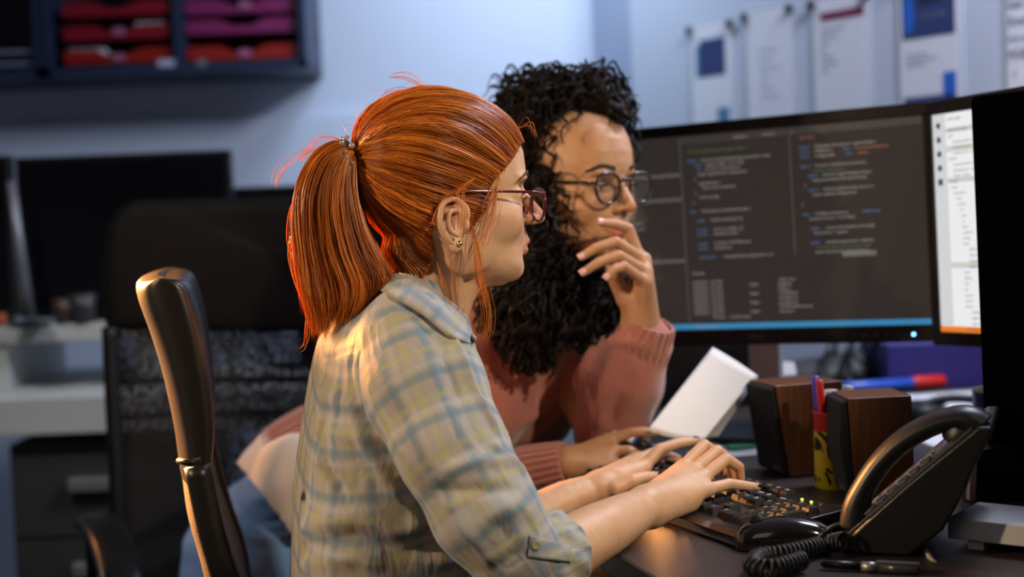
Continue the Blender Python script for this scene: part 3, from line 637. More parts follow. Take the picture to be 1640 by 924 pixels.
# ------------------------------------------------------------------ floral tin with pens
tc_ = PZ(1336, 780, DZ); tx, ty = tc_[0], tc_[1]+.0; tr0 = .0265; TH = .108
tin = thing('pen_tin', 'red and yellow floral tin full of pens, between the two speakers', 'pen holder', (tx, ty, DZ))
m = mat('tin_floral', (.6, .4, .02), .35); nt = m.node_tree; b = nt.nodes['Principled BSDF']
tc = _n(nt, 'TexCoord'); sp = _n(nt, 'SeparateXYZ'); nt.links.new(tc.outputs['Object'], sp.inputs[0])
n1 = _n(nt, 'TexVoronoi'); n1.inputs['Scale'].default_value = 26; nt.links.new(tc.outputs['Object'], n1.inputs['Vector'])
n2 = _n(nt, 'TexNoise'); n2.inputs['Scale'].default_value = 24; n2.inputs['Distortion'].default_value = 2; nt.links.new(tc.outputs['Object'], n2.inputs['Vector'])
cr = _n(nt, 'ValToRGB'); e = cr.color_ramp.elements; e[0].position = 0; e[0].color = (.75, .35, .05, 1); e[1].position = .62; e[1].color = (.70, .50, .02, 1)
nt.links.new(n1.outputs[0], cr.inputs[0])
gt = _n(nt, 'Math', operation='GREATER_THAN'); gt.inputs[1].default_value = .56; nt.links.new(n2.outputs[0], gt.inputs[0])
mx = _n(nt, 'Mix', data_type='RGBA'); mx.inputs[7].default_value = (.02, .02, .01, 1); nt.links.new(gt.outputs[0], mx.inputs[0]); nt.links.new(cr.outputs[0], mx.inputs[6])
def band(zlo, col, src):
    g = _n(nt, 'Math', operation='GREATER_THAN'); g.inputs[1].default_value = zlo; nt.links.new(sp.outputs[2], g.inputs[0])
    x = _n(nt, 'Mix', data_type='RGBA'); x.inputs[7].default_value = (*col, 1); nt.links.new(g.outputs[0], x.inputs[0]); nt.links.new(src, x.inputs[6]); return x.outputs[2]
o_ = band(.082, (.55, .03, .015), mx.outputs[2])
l_ = _n(nt, 'Math', operation='LESS_THAN'); l_.inputs[1].default_value = .008; nt.links.new(sp.outputs[2], l_.inputs[0])
x_ = _n(nt, 'Mix', data_type='RGBA'); x_.inputs[7].default_value = (.75, .55, .01, 1); nt.links.new(l_.outputs[0], x_.inputs[0]); nt.links.new(o_, x_.inputs[6]); nt.links.new(x_.outputs[2], b.inputs['Base Color'])
MB().lathe([(tr0-.001, 0), (tr0, .001), (tr0, TH-.002), (tr0+.0012, TH-.001), (tr0+.0012, TH+.001), (tr0-.001, TH+.001), (tr0-.0015, TH-.004), (tr0-.0015, .003), (0, .003)], seg=40).build('can', m, tin, smooth=True)
def pen(label, base, tip, r, cb, cc, capf=.35, name='pen', cat='pen', grp=None, m3=None):
    base = Vector(base); tip = Vector(tip); d = tip-base; L = d.length
    root = thing(name, label, cat, base, 0, grp); cp = d*(1-capf)
    MB().tube([(0, 0, 0), tuple(d*.02), tuple(cp*.98)], [r*.6, r, r], 14).build('barrel', cb, root, smooth=True)
    MB().tube([tuple(cp*.985), tuple(cp), tuple(d*.985), tuple(d)], [r*1.1, r*1.15, r*1.1, r*.8], 14).build('cap', cc, root, smooth=True)
    return root
zb = DZ+.004
pc = {k: mat('pen_'+k, c, .3) for k, c in dict(violet=(.10, .05, .55), red=(.60, .02, .015), black=(.012, .012, .015), grey=(.45, .45, .45), lblue=(.12, .35, .7), blue=(.03, .10, .5), white=(.75, .75, .75)).items()}
def inpot(px, py, Y, dx, dy): t = P(px, py, Y); return (tx+dx, ty+dy, zb), t
for lab, px, py, dY, off, r_, cb, cc, cf in (
    ('violet capped pen leaning in the floral tin', 1305, 602, .012, (-.012, .010), .0052, 'violet', 'violet', .45),
    ('red pen standing upright in the floral tin', 1312, 608, -.012, (-.012, -.008), .0048, 'red', 'red', .45),
    ('thick black marker with a silver cap in the floral tin', 1330, 624, .0, (.002, 0), .0105, 'black', 'grey', .10),
    ('silver-capped black marker behind, in the floral tin', 1358, 617, .018, (.010, .010), .0075, 'black', 'grey', .14),
    ('light blue pen at the back of the floral tin', 1352, 630, .005, (.014, -.006), .005, 'lblue', 'lblue', .3)):
    t = P(px, py, ty+dY); pen(lab, (tx+off[0]*.8, ty+off[1]*.8, zb+.002), t, r_, pc[cb], pc[cc], cf)
# ------------------------------------------------------------------ large marker, papers, box, cables at the far side
a = PZ(1362, 634, DZ); bq = PZ(1512, 622, DZ)
pen('long blue marker with red ends lying on white papers', (a[0]-.02, a[1], DZ+.016), (bq[0], bq[1], DZ+.016), .0125, pc['blue'], pc['red'], .30, name='marker', cat='marker')
M_pap = mat('paper_white', (.62, .62, .64), .7, var=.03)
def sheet(label, corners, z, m=None, name='paper_sheet', curl=0):
    V = []; n = 8; c = [np.array(PZ(x, y, z)) for x, y in corners]
    for i in range(n+1):
        for j in range(n+1):
            s, t = i/n, j/n; p = c[0]*(1-s)*(1-t)+c[1]*s*(1-t)+c[2]*s*t+c[3]*(1-s)*t; V.append((p[0], p[1], z+curl*(s-.5)**2*(t)))
    Fc = [(i*(n+1)+j, (i+1)*(n+1)+j, (i+1)*(n+1)+j+1, i*(n+1)+j+1) for i in range(n) for j in range(n)]
    mb = MB(); mb.add(V, Fc); o = mb.build(name, m or M_pap, smooth=True, solid=.0008); return tag(o, label, 'paper')
sheet('white papers spread under the long marker, in front of the blue box', [(1405, 668), (1600, 662), (1600, 622), (1425, 634)], DZ+.0012)
sheet('white sheet beneath the receiver end of the telephone', [(1455, 700), (1600, 760), (1610, 690), (1465, 672)], DZ+.0012)
sheet('white sheet with a green strip beside the held booklet', [(1128, 735), (1215, 728), (1205, 700), (1140, 705)], DZ+.0012, curl=.02)
q = PZ(1190, 716, DZ+.004); MB_ = MB(); MB_.box((q[0], q[1]+.0, DZ+.006), (.055, .03, .003), R=Matrix.Rotation(.3, 3, 'Z')); tag(MB_.build('sticky_note', mat('green_note', (.03, .28, .12), .6)), 'green note lying on the white sheet by the dark speaker', 'note')
q = PZ(1118, 742, DZ); tag(MB().box((q[0], q[1], DZ+.008), (.03, .05, .016), bev=.004).build('eraser', mat('lime_green', (.25, .55, .02), .5)), 'lime green eraser behind the typing hands', 'eraser')
bx0 = PZ(1424, 627, DZ); bx1 = PZ(1625, 622, DZ); zt2 = P(1424, 552, bx0[1])[2]
root = thing('storage_box', 'dark violet-blue box beneath the monitors at the back of the desk', 'box', ((bx0[0]+bx1[0])/2, bx0[1]+.12, DZ))
MB().box(((bx0[0]+bx1[0])/2, bx0[1]+.12, (DZ+zt2)/2), (bx1[0]-bx0[0], .22, zt2-DZ-.002), bev=.004).build('carton', mat('box_violet', (.028, .018, .16), .6), root, world=True)
q = PZ(1245, 604, DZ); 
root = thing('note_pad', 'white folded card standing behind the dark wooden speaker', 'card', (q[0]*.78, 2.62, DZ))
a0 = P(1216, 603, 2.62); a1 = P(1276, 600, 2.6); a2 = P(1272, 580, 2.62); a3 = P(1232, 578, 2.64)
mb = MB(); mb.add([(a0[0], a0[1], DZ+.002), (a1[0], a1[1], DZ+.002), a1, a0, (a0[0], a0[1]+.04, DZ+.002), (a1[0], a1[1]+.04, DZ+.002), a2, a3], [(0, 1, 2, 3), (3, 2, 6, 7), (4, 7, 6, 5), (0, 3, 7, 4), (1, 5, 6, 2), (0, 4, 5, 1)]); mb.build('card', M_pap, root, world=True)
M_cable = mat('cable_black', (.012, .012, .012), .45)
for k in range(5):
    x0_ = 1290+rng.uniform(-10, 120); pts = []
    for i in range(8):
        q = PZ(x0_+i*16*rng.uniform(.6, 1.1)-30, 612+rng.uniform(-14, 14), DZ); pts.append((q[0], q[1], DZ+.006+abs(sin(i*.9+k))*rng.uniform(.03, .16)*(0 < i < 7)))
    tag(MB().tube(catmull(pts, 50), .0045, 8).build('cable', M_cable, smooth=True), 'one of the black cables tangled below the main monitor', 'cable', 'tangled cables below the main monitor')
q = PZ(1325, 612, DZ); root = thing('black_pouch', 'low black pouch beneath the main monitor, among cables', 'pouch', (q[0], q[1], DZ))
sd = SDF((q[0]-.2, q[1]-.12, DZ-.02), (q[0]+.2, q[1]+.12, DZ+.09), .005); sd.ell((q[0], q[1], DZ+.012), (.15, .07, .045)).ell((q[0]+.06, q[1], DZ+.02), (.07, .06, .045), k=.02)
V, Q = sd.mesh(); V[:, 2] = np.maximum(V[:, 2], DZ+.001); mesh('pouch_body', V, Q, mat('pouch_black', (.02, .02, .022), .6), root, world=True)
# ------------------------------------------------------------------ desk telephone
M_ph = mat('phone_black', (.011, .012, .014), .35, bump=.15, bscale=900, spec=.5)
PHI = radians(-22); pdir = np.array([cos(PHI), sin(PHI)]); pw = np.array([-sin(PHI), cos(PHI)])   # length and width axes on the desk
pf0 = PZ(1345, 888, DZ)[:2]
def php(px, py, off=0):
    d = fw + rt*(px-820)/F - up*(py-462)/F; s_ = ((pf0+pw*off-CO[:2]) @ pw)/(d[:2] @ pw); return CO+d*s_
phone = thing('desk_telephone', 'black desk telephone with its handset resting on the cradle', 'telephone', (pf0[0]+.09, pf0[1]+.07, DZ))
side = [(1345, 884), (1350, 868), (1450, 778), (1566, 684), (1588, 684), (1588, 700), (1562, 745), (1545, 790), (1510, 850), (1455, 893), (1390, 895)]
pl3 = lambda a, b, h: (pf0[0]+pdir[0]*a+pw[0]*h, pf0[1]+pdir[1]*a+pw[1]*h, b)
pts = [php(x, y) for x, y in side]; poly = [((p[:2]-pf0) @ pdir, max(p[2], DZ+.002)) for p in pts]
MB().prism(poly, 0, .165, f=pl3).build('base', M_ph, phone, world=True, bevel=.004)
fa = php(1350, 868); fb = php(1566, 684); fd = fb-fa; FL = np.linalg.norm(fd); fd /= FL; w3 = np.array([pw[0], pw[1], 0]); fn_ = np.cross(w3, fd); fn_ = fn_*np.sign(fn_[2])
def fp(s, yy, h): return tuple(fa+w3*yy+fd*s*FL+fn_*h)
mb = MB(); mb.prism([(.02, .004), (.97, .004), (.97, .166), (.02, .166)], .0005, .004, f=lambda a, b, h: fp(a, b, h)); mb.build('face_plate', mat('phone_face', (.05, .052, .055), .4), phone, world=True, bevel=.001)
M_pk = mat('phone_key', (.10, .10, .105), .45)
for i in range(7):
    for j in range(3):
        s0 = .10+i*.085; yy = .012+j*.026; mb = MB(); mb.prism([(s0, yy), (s0+.055, yy), (s0+.055, yy+.018), (s0, yy+.018)], .004, .008, f=fp); k = mb.build('key', M_pk, phone, world=True, bevel=.001)
        if i < 4: gV, gF = text_mesh('123456789*0#'[i*3+j], .007); mb = MB(); mb.add([fp(s0+.045-v[1]/FL, yy+.004+v[0], .0085) for v in gV], gF); mb.build('digit', M_leg, k, world=True)
mb = MB(); mb.prism([(.74, .01), (.93, .01), (.93, .10), (.74, .10)], .004, .006, f=fp); mb.build('display', mat('lcd_grey', (.12, .14, .13), .2), phone, world=True)
# handset: arc above the plate
hs = thing('telephone_handset', 'curved black receiver lying on the desk telephone', 'receiver', (pf0[0]+.09, pf0[1]+.03, DZ+.09))
HY = .030
cl = [php(x, y, HY) for x, y in ((1370, 848), (1374, 805), (1398, 757), (1434, 716), (1475, 688), (1515, 672), (1548, 671), (1572, 688))]
C_ = catmull(cl, 40); rad = [.020+.006*(1-abs(2*i/39-1))*0 for i in range(40)]
rr_ = [.0135+.006*max(0, 1-i/9)+.008*max(0, (i-29)/10) for i in range(40)]
MB().tube(C_, rr_, 20, ry=[.023]*40, upv=(0, 0, 1)).build('grip', M_ph, hs, smooth=True, world=True, sub=1)
for (p0, p1) in (((1366, 842), (1386, 850)), ((1548, 684), (1536, 712))):
    u0, u1 = php(*p0, HY), php(*p1, HY); MB().tube([u0, u0*.5+u1*.5, u1], [.022, .024, .020], 24).build('ear_piece' if p0[0] > 1500 else 'mouth_piece', M_ph, hs, smooth=True, world=True, bevel=.003)
# coiled cord
path = catmull([PZ(1352, 866, DZ+.02), PZ(1322, 872, DZ+.012), PZ(1290, 880, DZ+.012), PZ(1250, 888, DZ+.012), PZ(1216, 893, DZ+.012), PZ(1206, 906, DZ+.012), PZ(1232, 911, DZ+.012), PZ(1262, 905, DZ+.012), PZ(1285, 897, DZ+.012)], 60)
L_ = np.concatenate([[0], np.cumsum(np.linalg.norm(np.diff(path, axis=0), axis=1))]); tot = L_[-1]; N = 1500; hel = []
for i in range(N):
    s = tot*i/(N-1); p = np.array([np.interp(s, L_, path[:, k]) for k in range(3)]); q = np.array([np.interp(min(s+.004, tot), L_, path[:, k]) for k in range(3)]); t = q-p
    if np.linalg.norm(t) < 1e-6: t = p-np.array([np.interp(s-.004, L_, path[:, k]) for k in range(3)])
    t /= np.linalg.norm(t); u_ = np.cross(t, [0, 0, 1]); u_ /= np.linalg.norm(u_); v_ = np.cross(u_, t); a = 2*pi*s/.0062
    hel.append(p+.0092*(u_*cos(a)+v_*sin(a)))
tag(MB().tube(hel, .0021, 6).build('coiled_cord', M_cable, smooth=True), 'coiled black telephone cord looping on the desk by the mouse', 'cord')
tag(MB().tube(catmull([PZ(1302, 872, DZ+.012), PZ(1330, 845, DZ+.03), P(1362, 838, 1.72), P(1400, 842, 1.74), PZ(1430, 850, DZ+.008)], 30), .0028, 8).build('mouse_cable', M_cable, smooth=True), 'thin black cable arching from the coiled cord behind the telephone', 'cable')
# pen in front
a = PZ(1314, 903, DZ+.006); bq = PZ(1474, 912, DZ+.006)
pr = thing('ballpoint_pen', 'dark ballpoint pen with silver trim lying at the front of the desk', 'pen', (a[0], a[1], DZ))
d = bq-a; at_ = lambda t: tuple(a+d*t)
MB().tube([at_(0), at_(.04), at_(.42)], [.0015, .0046, .0052], 14).build('grip', pc['black'], pr, smooth=True, world=True)
MB().tube([at_(.42), at_(.58)], [.0056, .0056], 14).build('ring', M_met, pr, smooth=True, world=True)
MB().tube([at_(.58), at_(.97), at_(1)], [.0052, .0050, .0035], 14).build('barrel', mat('pen_dark', (.05, .05, .06), .2), pr, smooth=True, world=True)
MB().box(tuple(a+d*.78+np.array([0, 0, .0065])), (.045, .003, .0015), R=Matrix.Rotation(atan2(d[1], d[0]), 3, 'Z')).build('clip', M_met, pr, world=True)
# pale desk stand, right front
wa = P(1517, 829, 1.62); topz = wa[2]-DZ
root = thing('desk_stand', 'pale grey desk stand at the lower right, nearest thing on the desk', 'stand', (wa[0], wa[1], DZ), radians(-38))
M_st = mat('stand_grey', (.58, .60, .63), .5)
MB().box((.20, .05, topz-.012), (.40, .10, .024), bev=.002).build('top_board', M_st, root)
for x in (.030, .37): MB().box((x, .05, (topz-.024)/2), (.018, .085, topz-.025)).build('side_panel', M_st, root)
MB().box((.20, .085, (topz-.024)/2), (.32, .012, topz-.026)).build('rear_panel', M_st, root)
tag(MB().tube(catmull([P(1560, 955, 1.50), P(1530, 928, 1.52), P(1500, 905, 1.56), P(1482, 880, 1.60), P(1476, 856, 1.66)], 30), .0030, 10).build('white_cable', mat('cable_white', (.50, .48, .40), .5), smooth=True), 'pale cable hanging in front of the telephone, curving to the desk', 'cable')
# navy mug, tilted dark folder, small dark clutter
q = PZ(1592, 745, DZ); mg = thing('mug', 'navy blue mug behind the telephone, partly hidden by the monitor', 'mug', (q[0]+.025, q[1]+.05, DZ+.001)); hm = P(1590, 625, q[1]+.05)[2]-DZ
MB().lathe([(0, 0), (.034, 0), (.037, .004), (.038, hm), (.035, hm), (.034, .006), (0, .006)], seg=36).build('cup', mat('mug_navy', (.015, .03, .14), .3), mg, smooth=True)
MB().lathe([(.0345, hm-.002), (.0385, hm-.002), (.0385, hm+.0015), (.0345, hm+.0015), (.0345, hm-.002)], seg=36).build('rim', mat('rim_cream', (.6, .55, .40), .4), mg, smooth=True)
MB().tube(catmull([(.038, 0, hm*.8), (.060, 0, hm*.7), (.060, 0, hm*.35), (.038, 0, hm*.22)], 16), .005, 10).build('handle', mat('mug_navy', (.015, .03, .14), .3), mg, smooth=True)
q = PZ(1560, 825, DZ); root = thing('folder', 'dark open folder with its spine coloured as if lit pink, standing behind the telephone', 'folder', (q[0], q[1], DZ))
a, b_ = P(1553, 822, 1.86), P(1562, 722, 1.86); Lx = .12
MB().prism([(a[0], DZ+.002), (a[0]+.008, DZ+.002), (a[0]+.012, b_[2]), (a[0]+.003, b_[2])], 1.86, 1.875, f=lambda p, q_, h: (p, h, q_)).build('spine', mat('spine_pink_lit', (.55, .33, .25), .6), root, world=True)  # pink light along the edge is put into the spine colour
MB().prism([(a[0]+.009, DZ+.002), (a[0]+.10, DZ+.002), (a[0]+.058, b_[2]+.004), (a[0]+.012, b_[2])], 1.862, 1.94, f=lambda p, q_, h: (p, h, q_)).build('cover', M_blk, root, world=True)
q = PZ(1540, 672, DZ); root = thing('headphones', 'black headphones lying on the papers behind the telephone', 'headphones', (q[0], q[1], DZ))
arc = [(q[0]+.07*cos(t), q[1]+.05*sin(t), DZ+.012+.02*sin(t)) for t in np.linspace(0, pi, 20)]
MB().tube(arc, .008, 10).build('headband', M_blk, root, smooth=True, world=True)
for s in (-1, 1): MB().lathe([(0, 0), (.030, 0), (.034, .008), (.030, .024), (0, .028)], (q[0]+.07*s, q[1], DZ+.003), seg=24).build('ear_cup', M_blk, root, smooth=True, world=True)
q0 = PZ(1464, 664, DZ+.004); q1 = PZ(1505, 655, DZ+.004)
root = thing('connector_strip', 'short black strip of connectors on white paper beside the wooden speaker', 'connector', (q0[0], q0[1], DZ))
MB().box(((q0[0]+q1[0])/2, (q0[1]+q1[1])/2, DZ+.014), (q1[0]-q0[0], .03, .024), bev=.002).build('strip', M_blk, root, world=True)
for k in range(3): MB().box((q0[0]+.012+.02*k, q0[1]-.013, DZ+.016), (.008, .004, .010)).build('socket', M_pap, root, world=True)
# ------------------------------------------------------------------ booklet of pages held by the second woman
BK = [P(1141, 557, 2.20), P(1212, 600, 2.16), P(1126, 706, 2.10), P(1036, 690, 2.10)]
bk = thing('booklet', 'folded white pages held upright above the desk by the curly-haired woman', 'papers', tuple(BK[3]))
def page(name, c, m, bow, th=.0007):
    V = []; n = 14; nrm = np.cross(np.array(c[1])-c[0], np.array(c[3])-c[0]); nrm /= np.linalg.norm(nrm)
    for i in range(n+1):
        for j in range(n+1):
            s, t = i/n, j/n; p = c[0]*(1-s)*(1-t)+c[1]*s*(1-t)+c[2]*s*t+c[3]*(1-s)*t; V.append(tuple(p+nrm*bow*sin(pi*s)*(.4+.6*t)))
    Fc = [(i*(n+1)+j, (i+1)*(n+1)+j, (i+1)*(n+1)+j+1, i*(n+1)+j+1) for i in range(n) for j in range(n)]
    mb = MB(); mb.add(V, Fc); return mb.build(name, m, bk, smooth=True, world=True, solid=th)
M_bk = mat('booklet_paper', (.72, .70, .68), .6, var=.02)
page('front_page', BK, M_bk, .006)
back = [BK[0]+np.array([.002, .012, 0]), P(1214, 602, 2.20), P(1136, 708, 2.15), BK[3]+np.array([.002, .012, 0])]
page('back_page', back, M_bk, -.006)
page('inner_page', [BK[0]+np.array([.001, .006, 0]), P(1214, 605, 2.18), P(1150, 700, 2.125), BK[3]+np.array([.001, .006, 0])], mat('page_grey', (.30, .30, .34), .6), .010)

q0 = P(985, 640, 2.86); q1 = P(1216, 640, 2.80); zt3 = P(1100, 538, 2.8)[2]
root = thing('dark_fill_panel', 'added black panel standing on the desk behind the main monitor', 'panel', ((q0[0]+q1[0])/2, 2.83, DZ))
MB().prism([(q0[0], 2.86), (q1[0], 2.80), (q1[0]+.01, 2.83), (q0[0]+.01, 2.89)], DZ+.001, zt3+.05).build('panel', M_blk, root, world=True, bevel=.003)  # added panel, keeps the gap below the main monitor black
# ================================================================== PEOPLE: shared builders
def skin(name, c, c2):
    m = mat(name, c, .48, var=0, spec=.45, sss=.12); nt = m.node_tree; b = nt.nodes['Principled BSDF']
    tc = _n(nt, 'TexCoord'); n = _n(nt, 'TexNoise'); n.inputs['Scale'].default_value = 45; n.inputs['Detail'].default_value = 5; nt.links.new(tc.outputs['Object'], n.inputs['Vector'])
    x = _n(nt, 'Mix', data_type='RGBA'); x.inputs[6].default_value = (*c, 1); x.inputs[7].default_value = (*c2, 1)
    cr = _n(nt, 'ValToRGB'); cr.color_ramp.elements[0].position = .42; cr.color_ramp.elements[1].position = .75; nt.links.new(n.outputs[0], cr.inputs[0]); nt.links.new(cr.outputs[0], x.inputs[0])
    a = _n(nt, 'Attribute', attribute_name='tint'); y = _n(nt, 'Mix', data_type='RGBA', blend_type='MIX'); y.inputs[7].default_value = (.50, .08, .06, 1)
    nt.links.new(a.outputs['Fac'], y.inputs[0]); nt.links.new(x.outputs[2], y.inputs[6]); nt.links.new(y.outputs[2], b.inputs['Base Color'])
    n2 = _n(nt, 'TexNoise'); n2.inputs['Scale'].default_value = 900; nt.links.new(tc.outputs['Object'], n2.inputs['Vector'])
    bp = _n(nt, 'Bump'); bp.inputs['Strength'].default_value = .25; bp.inputs['Distance'].default_value = .0006; nt.links.new(n2.outputs[0], bp.inputs['Height']); nt.links.new(bp.outputs[0], b.inputs['Normal'])
    return m
def interp_tab(tab, z):
    t = np.array(sorted(tab)); return [np.interp(z, t[:, 0], t[:, i]) for i in range(1, t.shape[1])]
def smooth_tab(tab, n=200, k=5):
    t = np.array(sorted(tab)); z = np.linspace(t[0, 0], t[-1, 0], n); cols = [np.interp(z, t[:, 0], t[:, i]) for i in range(1, t.shape[1])]
    ker = np.exp(-np.linspace(-2, 2, 2*k+1)**2); ker /= ker.sum()
    cols = [np.convolve(np.pad(c, k, mode='edge'), ker, 'valid') for c in cols]
    return z, cols
HEAD = [  # z, front x, back x, half width, x of widest
 (-.082, .080, .050, .010, .065), (-.078, .092, .040, .022, .060), (-.070, .0990, .022, .034, .045), (-.060, .1040, .005, .043, .032), (-.050, .1050, -.012, .0500, .022), (-.040, .1085, -.028, .0555, .014),
 (-.028, .1125, -.045, .058, .008), (-.012, .1125, -.062, .062, .004), (.004, .1095, -.075, .0655, 0), (.020, .1080, -.085, .068, -.004), (.036, .1085, -.091, .070, -.008), (.050, .1135, -.095, .072, -.010),
 (.065, .1160, -.097, .0735, -.012), (.085, .1140, -.097, .0740, -.014), (.105, .1060, -.092, .072, -.012), (.122, .093, -.082, .066, -.008), (.136, .074, -.067, .055, -.002), (.146, .050, -.045, .040, .002), (.152, .022, -.018, .018, .004), (.153, .012, -.008, .010, .004)]
def head_field(s, T, Ti, R, opt):
    """adds the head to grid s, which is aligned to the head frame (x forward, y left, z up)"""
    tab = opt.get('head', HEAD); zz, (xf, xb, wd, xm) = smooth_tab(tab, 260, 4)
    def g(X, Y, Z):
        z = np.clip(Z, zz[0], zz[-1]); F_ = np.interp(z, zz, xf); B = np.interp(z, zz, xb); W = np.interp(z, zz, wd); M = np.interp(z, zz, xm)
        dx = X-M; a = np.where(dx > 0, F_-M, M-B); n = np.where(dx > 0, 2.15, 2.0)
        q = (np.abs(dx/a)**n+np.abs(Y/W)**n)**(1/n)
        # distance scaled by the local radius so that front and sides behave alike
        rad = np.sqrt(dx*dx+Y*Y)+1e-6
        d = rad*(1-1/np.maximum(q, 1e-3))
        dz = np.maximum(Z-zz[-1], zz[0]-Z)
        return np.maximum(d*.9, dz)
    s.fn((-.13, -.09, -.1), (.14, .09, .17), g, k=0)
    # temples and cheek bones
    for e in (-1, 1):
        s.ell((.070, e*.046, -.002), (.024, .014, .020), k=.022)
        s.ell((.020, e*.052, -.040), (.030, .010, .026), k=.02)          # jaw angle
        s.ell((.095, e*.020, .051), (.016, .024, .006), k=.012)          # brow ridge
        s.ell((.108, e*.033, .030), (.016, .019, .013), k=.014, op='-')  # eye socket
        s.ell((.0865, e*.032, .030), (.0150, .0170, .0140), k=.005)      # lids over the eyeball
        s.ell((.104, e*.0325, .0285), (.0095, .0125, .0036), k=.0015, op='-')
        s.cone((.1, e*.016, .018), (.088, e*.040, .012), .005, .006, k=.012)
    nt = opt.get('nose', .1430)
    s.cone((.1095, 0, .036), (nt-.010, 0, .006), .0062, .0082, k=.009)
    s.ell((nt-.0095, 0, .0000), (.0100, .0090, .0080), k=.006)
    for e in (-1, 1):
        s.ell((nt-.021, e*.0120, -.0020), (.0100, .0062, .0068), k=.006)
        s.ell((nt-.0185, e*.0064, -.0090), (.0048, .0024, .0030), k=.002, op='-')
    # lips and the hollow beneath them
    s.ell((.107, 0, -.024), (.0105, .014, .010), k=.008)
    s.cone((.1150, -.004, -.0290), (.1035, -.022, -.0335), .0056, .0020, k=.003); s.cone((.1150, .004, -.0290), (.1035, .022, -.0335), .0056, .0020, k=.003)
    s.cone((.1110, -.006, -.0400), (.1015, -.020, -.0355), .0060, .0018, k=.003); s.cone((.1110, .006, -.0400), (.1015, .020, -.0355), .0060, .0018, k=.003)
    s.cone((.1225, -.015, -.0346), (.1225, .015, -.0346), .0013, .0013, k=.0025, op='-')
    s.ell((.0945, 0, -.066), (.0140, .020, .0120), k=.012)               # chin
    s.ell((.070, 0, -.055), (.03, .045, .022), k=.02)
    # ears
    for e in (-1, 1):
        y0 = .0705; ex, ez = 1.22, -.0065; ax = lambda x, z, o=0: (x*ex+.002, e*(y0+o+(.008 if x < 0 else .0)+max(0, -x)*.25), z+ez)
        rim = [(.010, .012), (.009, .022), (.002, .031), (-.009, .0335), (-.018, .028), (-.022, .016), (-.0215, .002), (-.017, -.010), (-.011, -.019)]
        C = catmull([ax(x, z, .004) for x, z in rim], 22); s.chain(C, [.0030]*22, k=.0025)
        s.ell((-.005, e*(y0+.002), .006+ez), (.0195, .0055, .025), k=.006)
        s.ell((-.000, e*(y0+.0125), .004+ez), (.0105, .0090, .0135), k=.004, op='-')
        s.ell((-.008, e*(y0+.0135), .020+ez), (.0075, .0065, .0080), k=.004, op='-')
        C = catmull([ax(x, z, .0065) for x, z in [(.000, .018), (-.011, .019), (-.0145, .008), (-.012, -.004), (-.004, -.011)]], 12); s.chain(C, [.0024]*12, k=.003)
        s.ell((.0125, e*(y0+.0055), .001+ez), (.0035, .0035, .0058), k=.004)
        s.ell((-.0030, e*(y0+.0045), -.0225+ez), (.0082, .0042, .0092), k=.005)
    for c in opt.get('extra', []): s.cone(*c)
    return s
def head_tint(Vl):
    """lips and cheeks redder: vertices in the head frame"""
    x, y, z = Vl.T
    up_ = np.exp(-((z+.0300)/.0045)**2-((y)/.019)**4)*(x > .098); lo = np.exp(-((z+.0400)/.0052)**2-((y)/.017)**4)*(x > .098)
    ck = .16*np.exp(-((z-.002)/.020)**2-((np.abs(y)-.045)/.018)**2-((x-.075)/.03)**2)
    ear = .12*np.exp(-((x+.006)/.02)**2-((z-.005)/.03)**2)*(np.abs(y) > .072)
    ns = .18*np.exp(-((x-.13)/.012)**2-((z-.002)/.012)**2)
    return np.clip(np.maximum(up_, lo)*.85+ck+ear+ns, 0, 1)
def body_mesh(name, pieces, m, parent):
    Vs = []; Qs = []; Ts = []; n = 0
    for V, Q, t in pieces: Vs.append(V); Qs.append(Q+n); Ts.append(t if t is not None else np.zeros(len(V))); n += len(V)
    o = mesh(name, np.concatenate(Vs), np.concatenate(Qs), m, parent, True, world=True); attr(o, 'tint', np.concatenate(Ts)); return o
def limb_piece(lo, hi, h, chains, ells=(), carve=(), it=2):
    s = SDF(lo, hi, h)
    for pts, rad, k in chains:
        if len(pts) >= 4:      # limbs and fingers: one smoothly tapering run instead of balls at the joints
            n_ = 4*(len(pts)-1)+1; C_ = catmull(pts, n_) if len(pts) > 4 else np.array([np.array(pts[i//4])*(1-(i % 4)/4)+np.array(pts[min(i//4+1, len(pts)-1)])*((i % 4)/4) for i in range(n_)])
            r_ = np.interp(np.linspace(0, 1, n_), np.linspace(0, 1, len(rad)), rad)
            t_ = SDF.__new__(SDF); t_.lo, t_.h, t_.n, t_.f = s.lo, s.h, s.n, np.full(tuple(s.n), .03, np.float32)
            t_.chain(C_, r_, 0); a_ = s.f; b_ = t_.f; hh = np.maximum(k-np.abs(a_-b_), 0)/k; s.f = (np.minimum(a_, b_)-hh*hh*k*.25).astype(np.float32)
        else: s.chain(pts, rad, k)
    for c, r, k in ells: s.ell(c, r, k)
    for a, b, ra, rb, k in carve: s.cone(a, b, ra, rb, k, '-')
    V, Q = s.mesh(); V = smooth_mesh(V, Q, it); return V, Q
def nail_mesh(mb, tip, base, upn, w=.0052, l=.0095, col=0):
    """small curved plate on the back of a finger end"""
    tip = np.array(tip, float); base = np.array(base, float); d = tip-base; d /= np.linalg.norm(d); n = np.array(upn, float); n -= d*(n@d); n /= np.linalg.norm(n); s_ = np.cross(d, n); V = []; Fc = []; A, B = 7, 7
    for i in range(A):
        for j in range(B):
            a = i/(A-1)*2-1; b = (j/(B-1)*2-1); wd = w*sqrt(max(0, 1-(a if a < 0 else a*.6)**4*.75)); V.append(tip+d*(a*l*.5)+s_*b*wd+n*(.0012-.0022*b*b-.0007*a*a))
    for i in range(A-1):
        for j in range(B-1): Fc.append((i*B+j, i*B+j+1, (i+1)*B+j+1, (i+1)*B+j))
    mb.add(V, Fc, col)
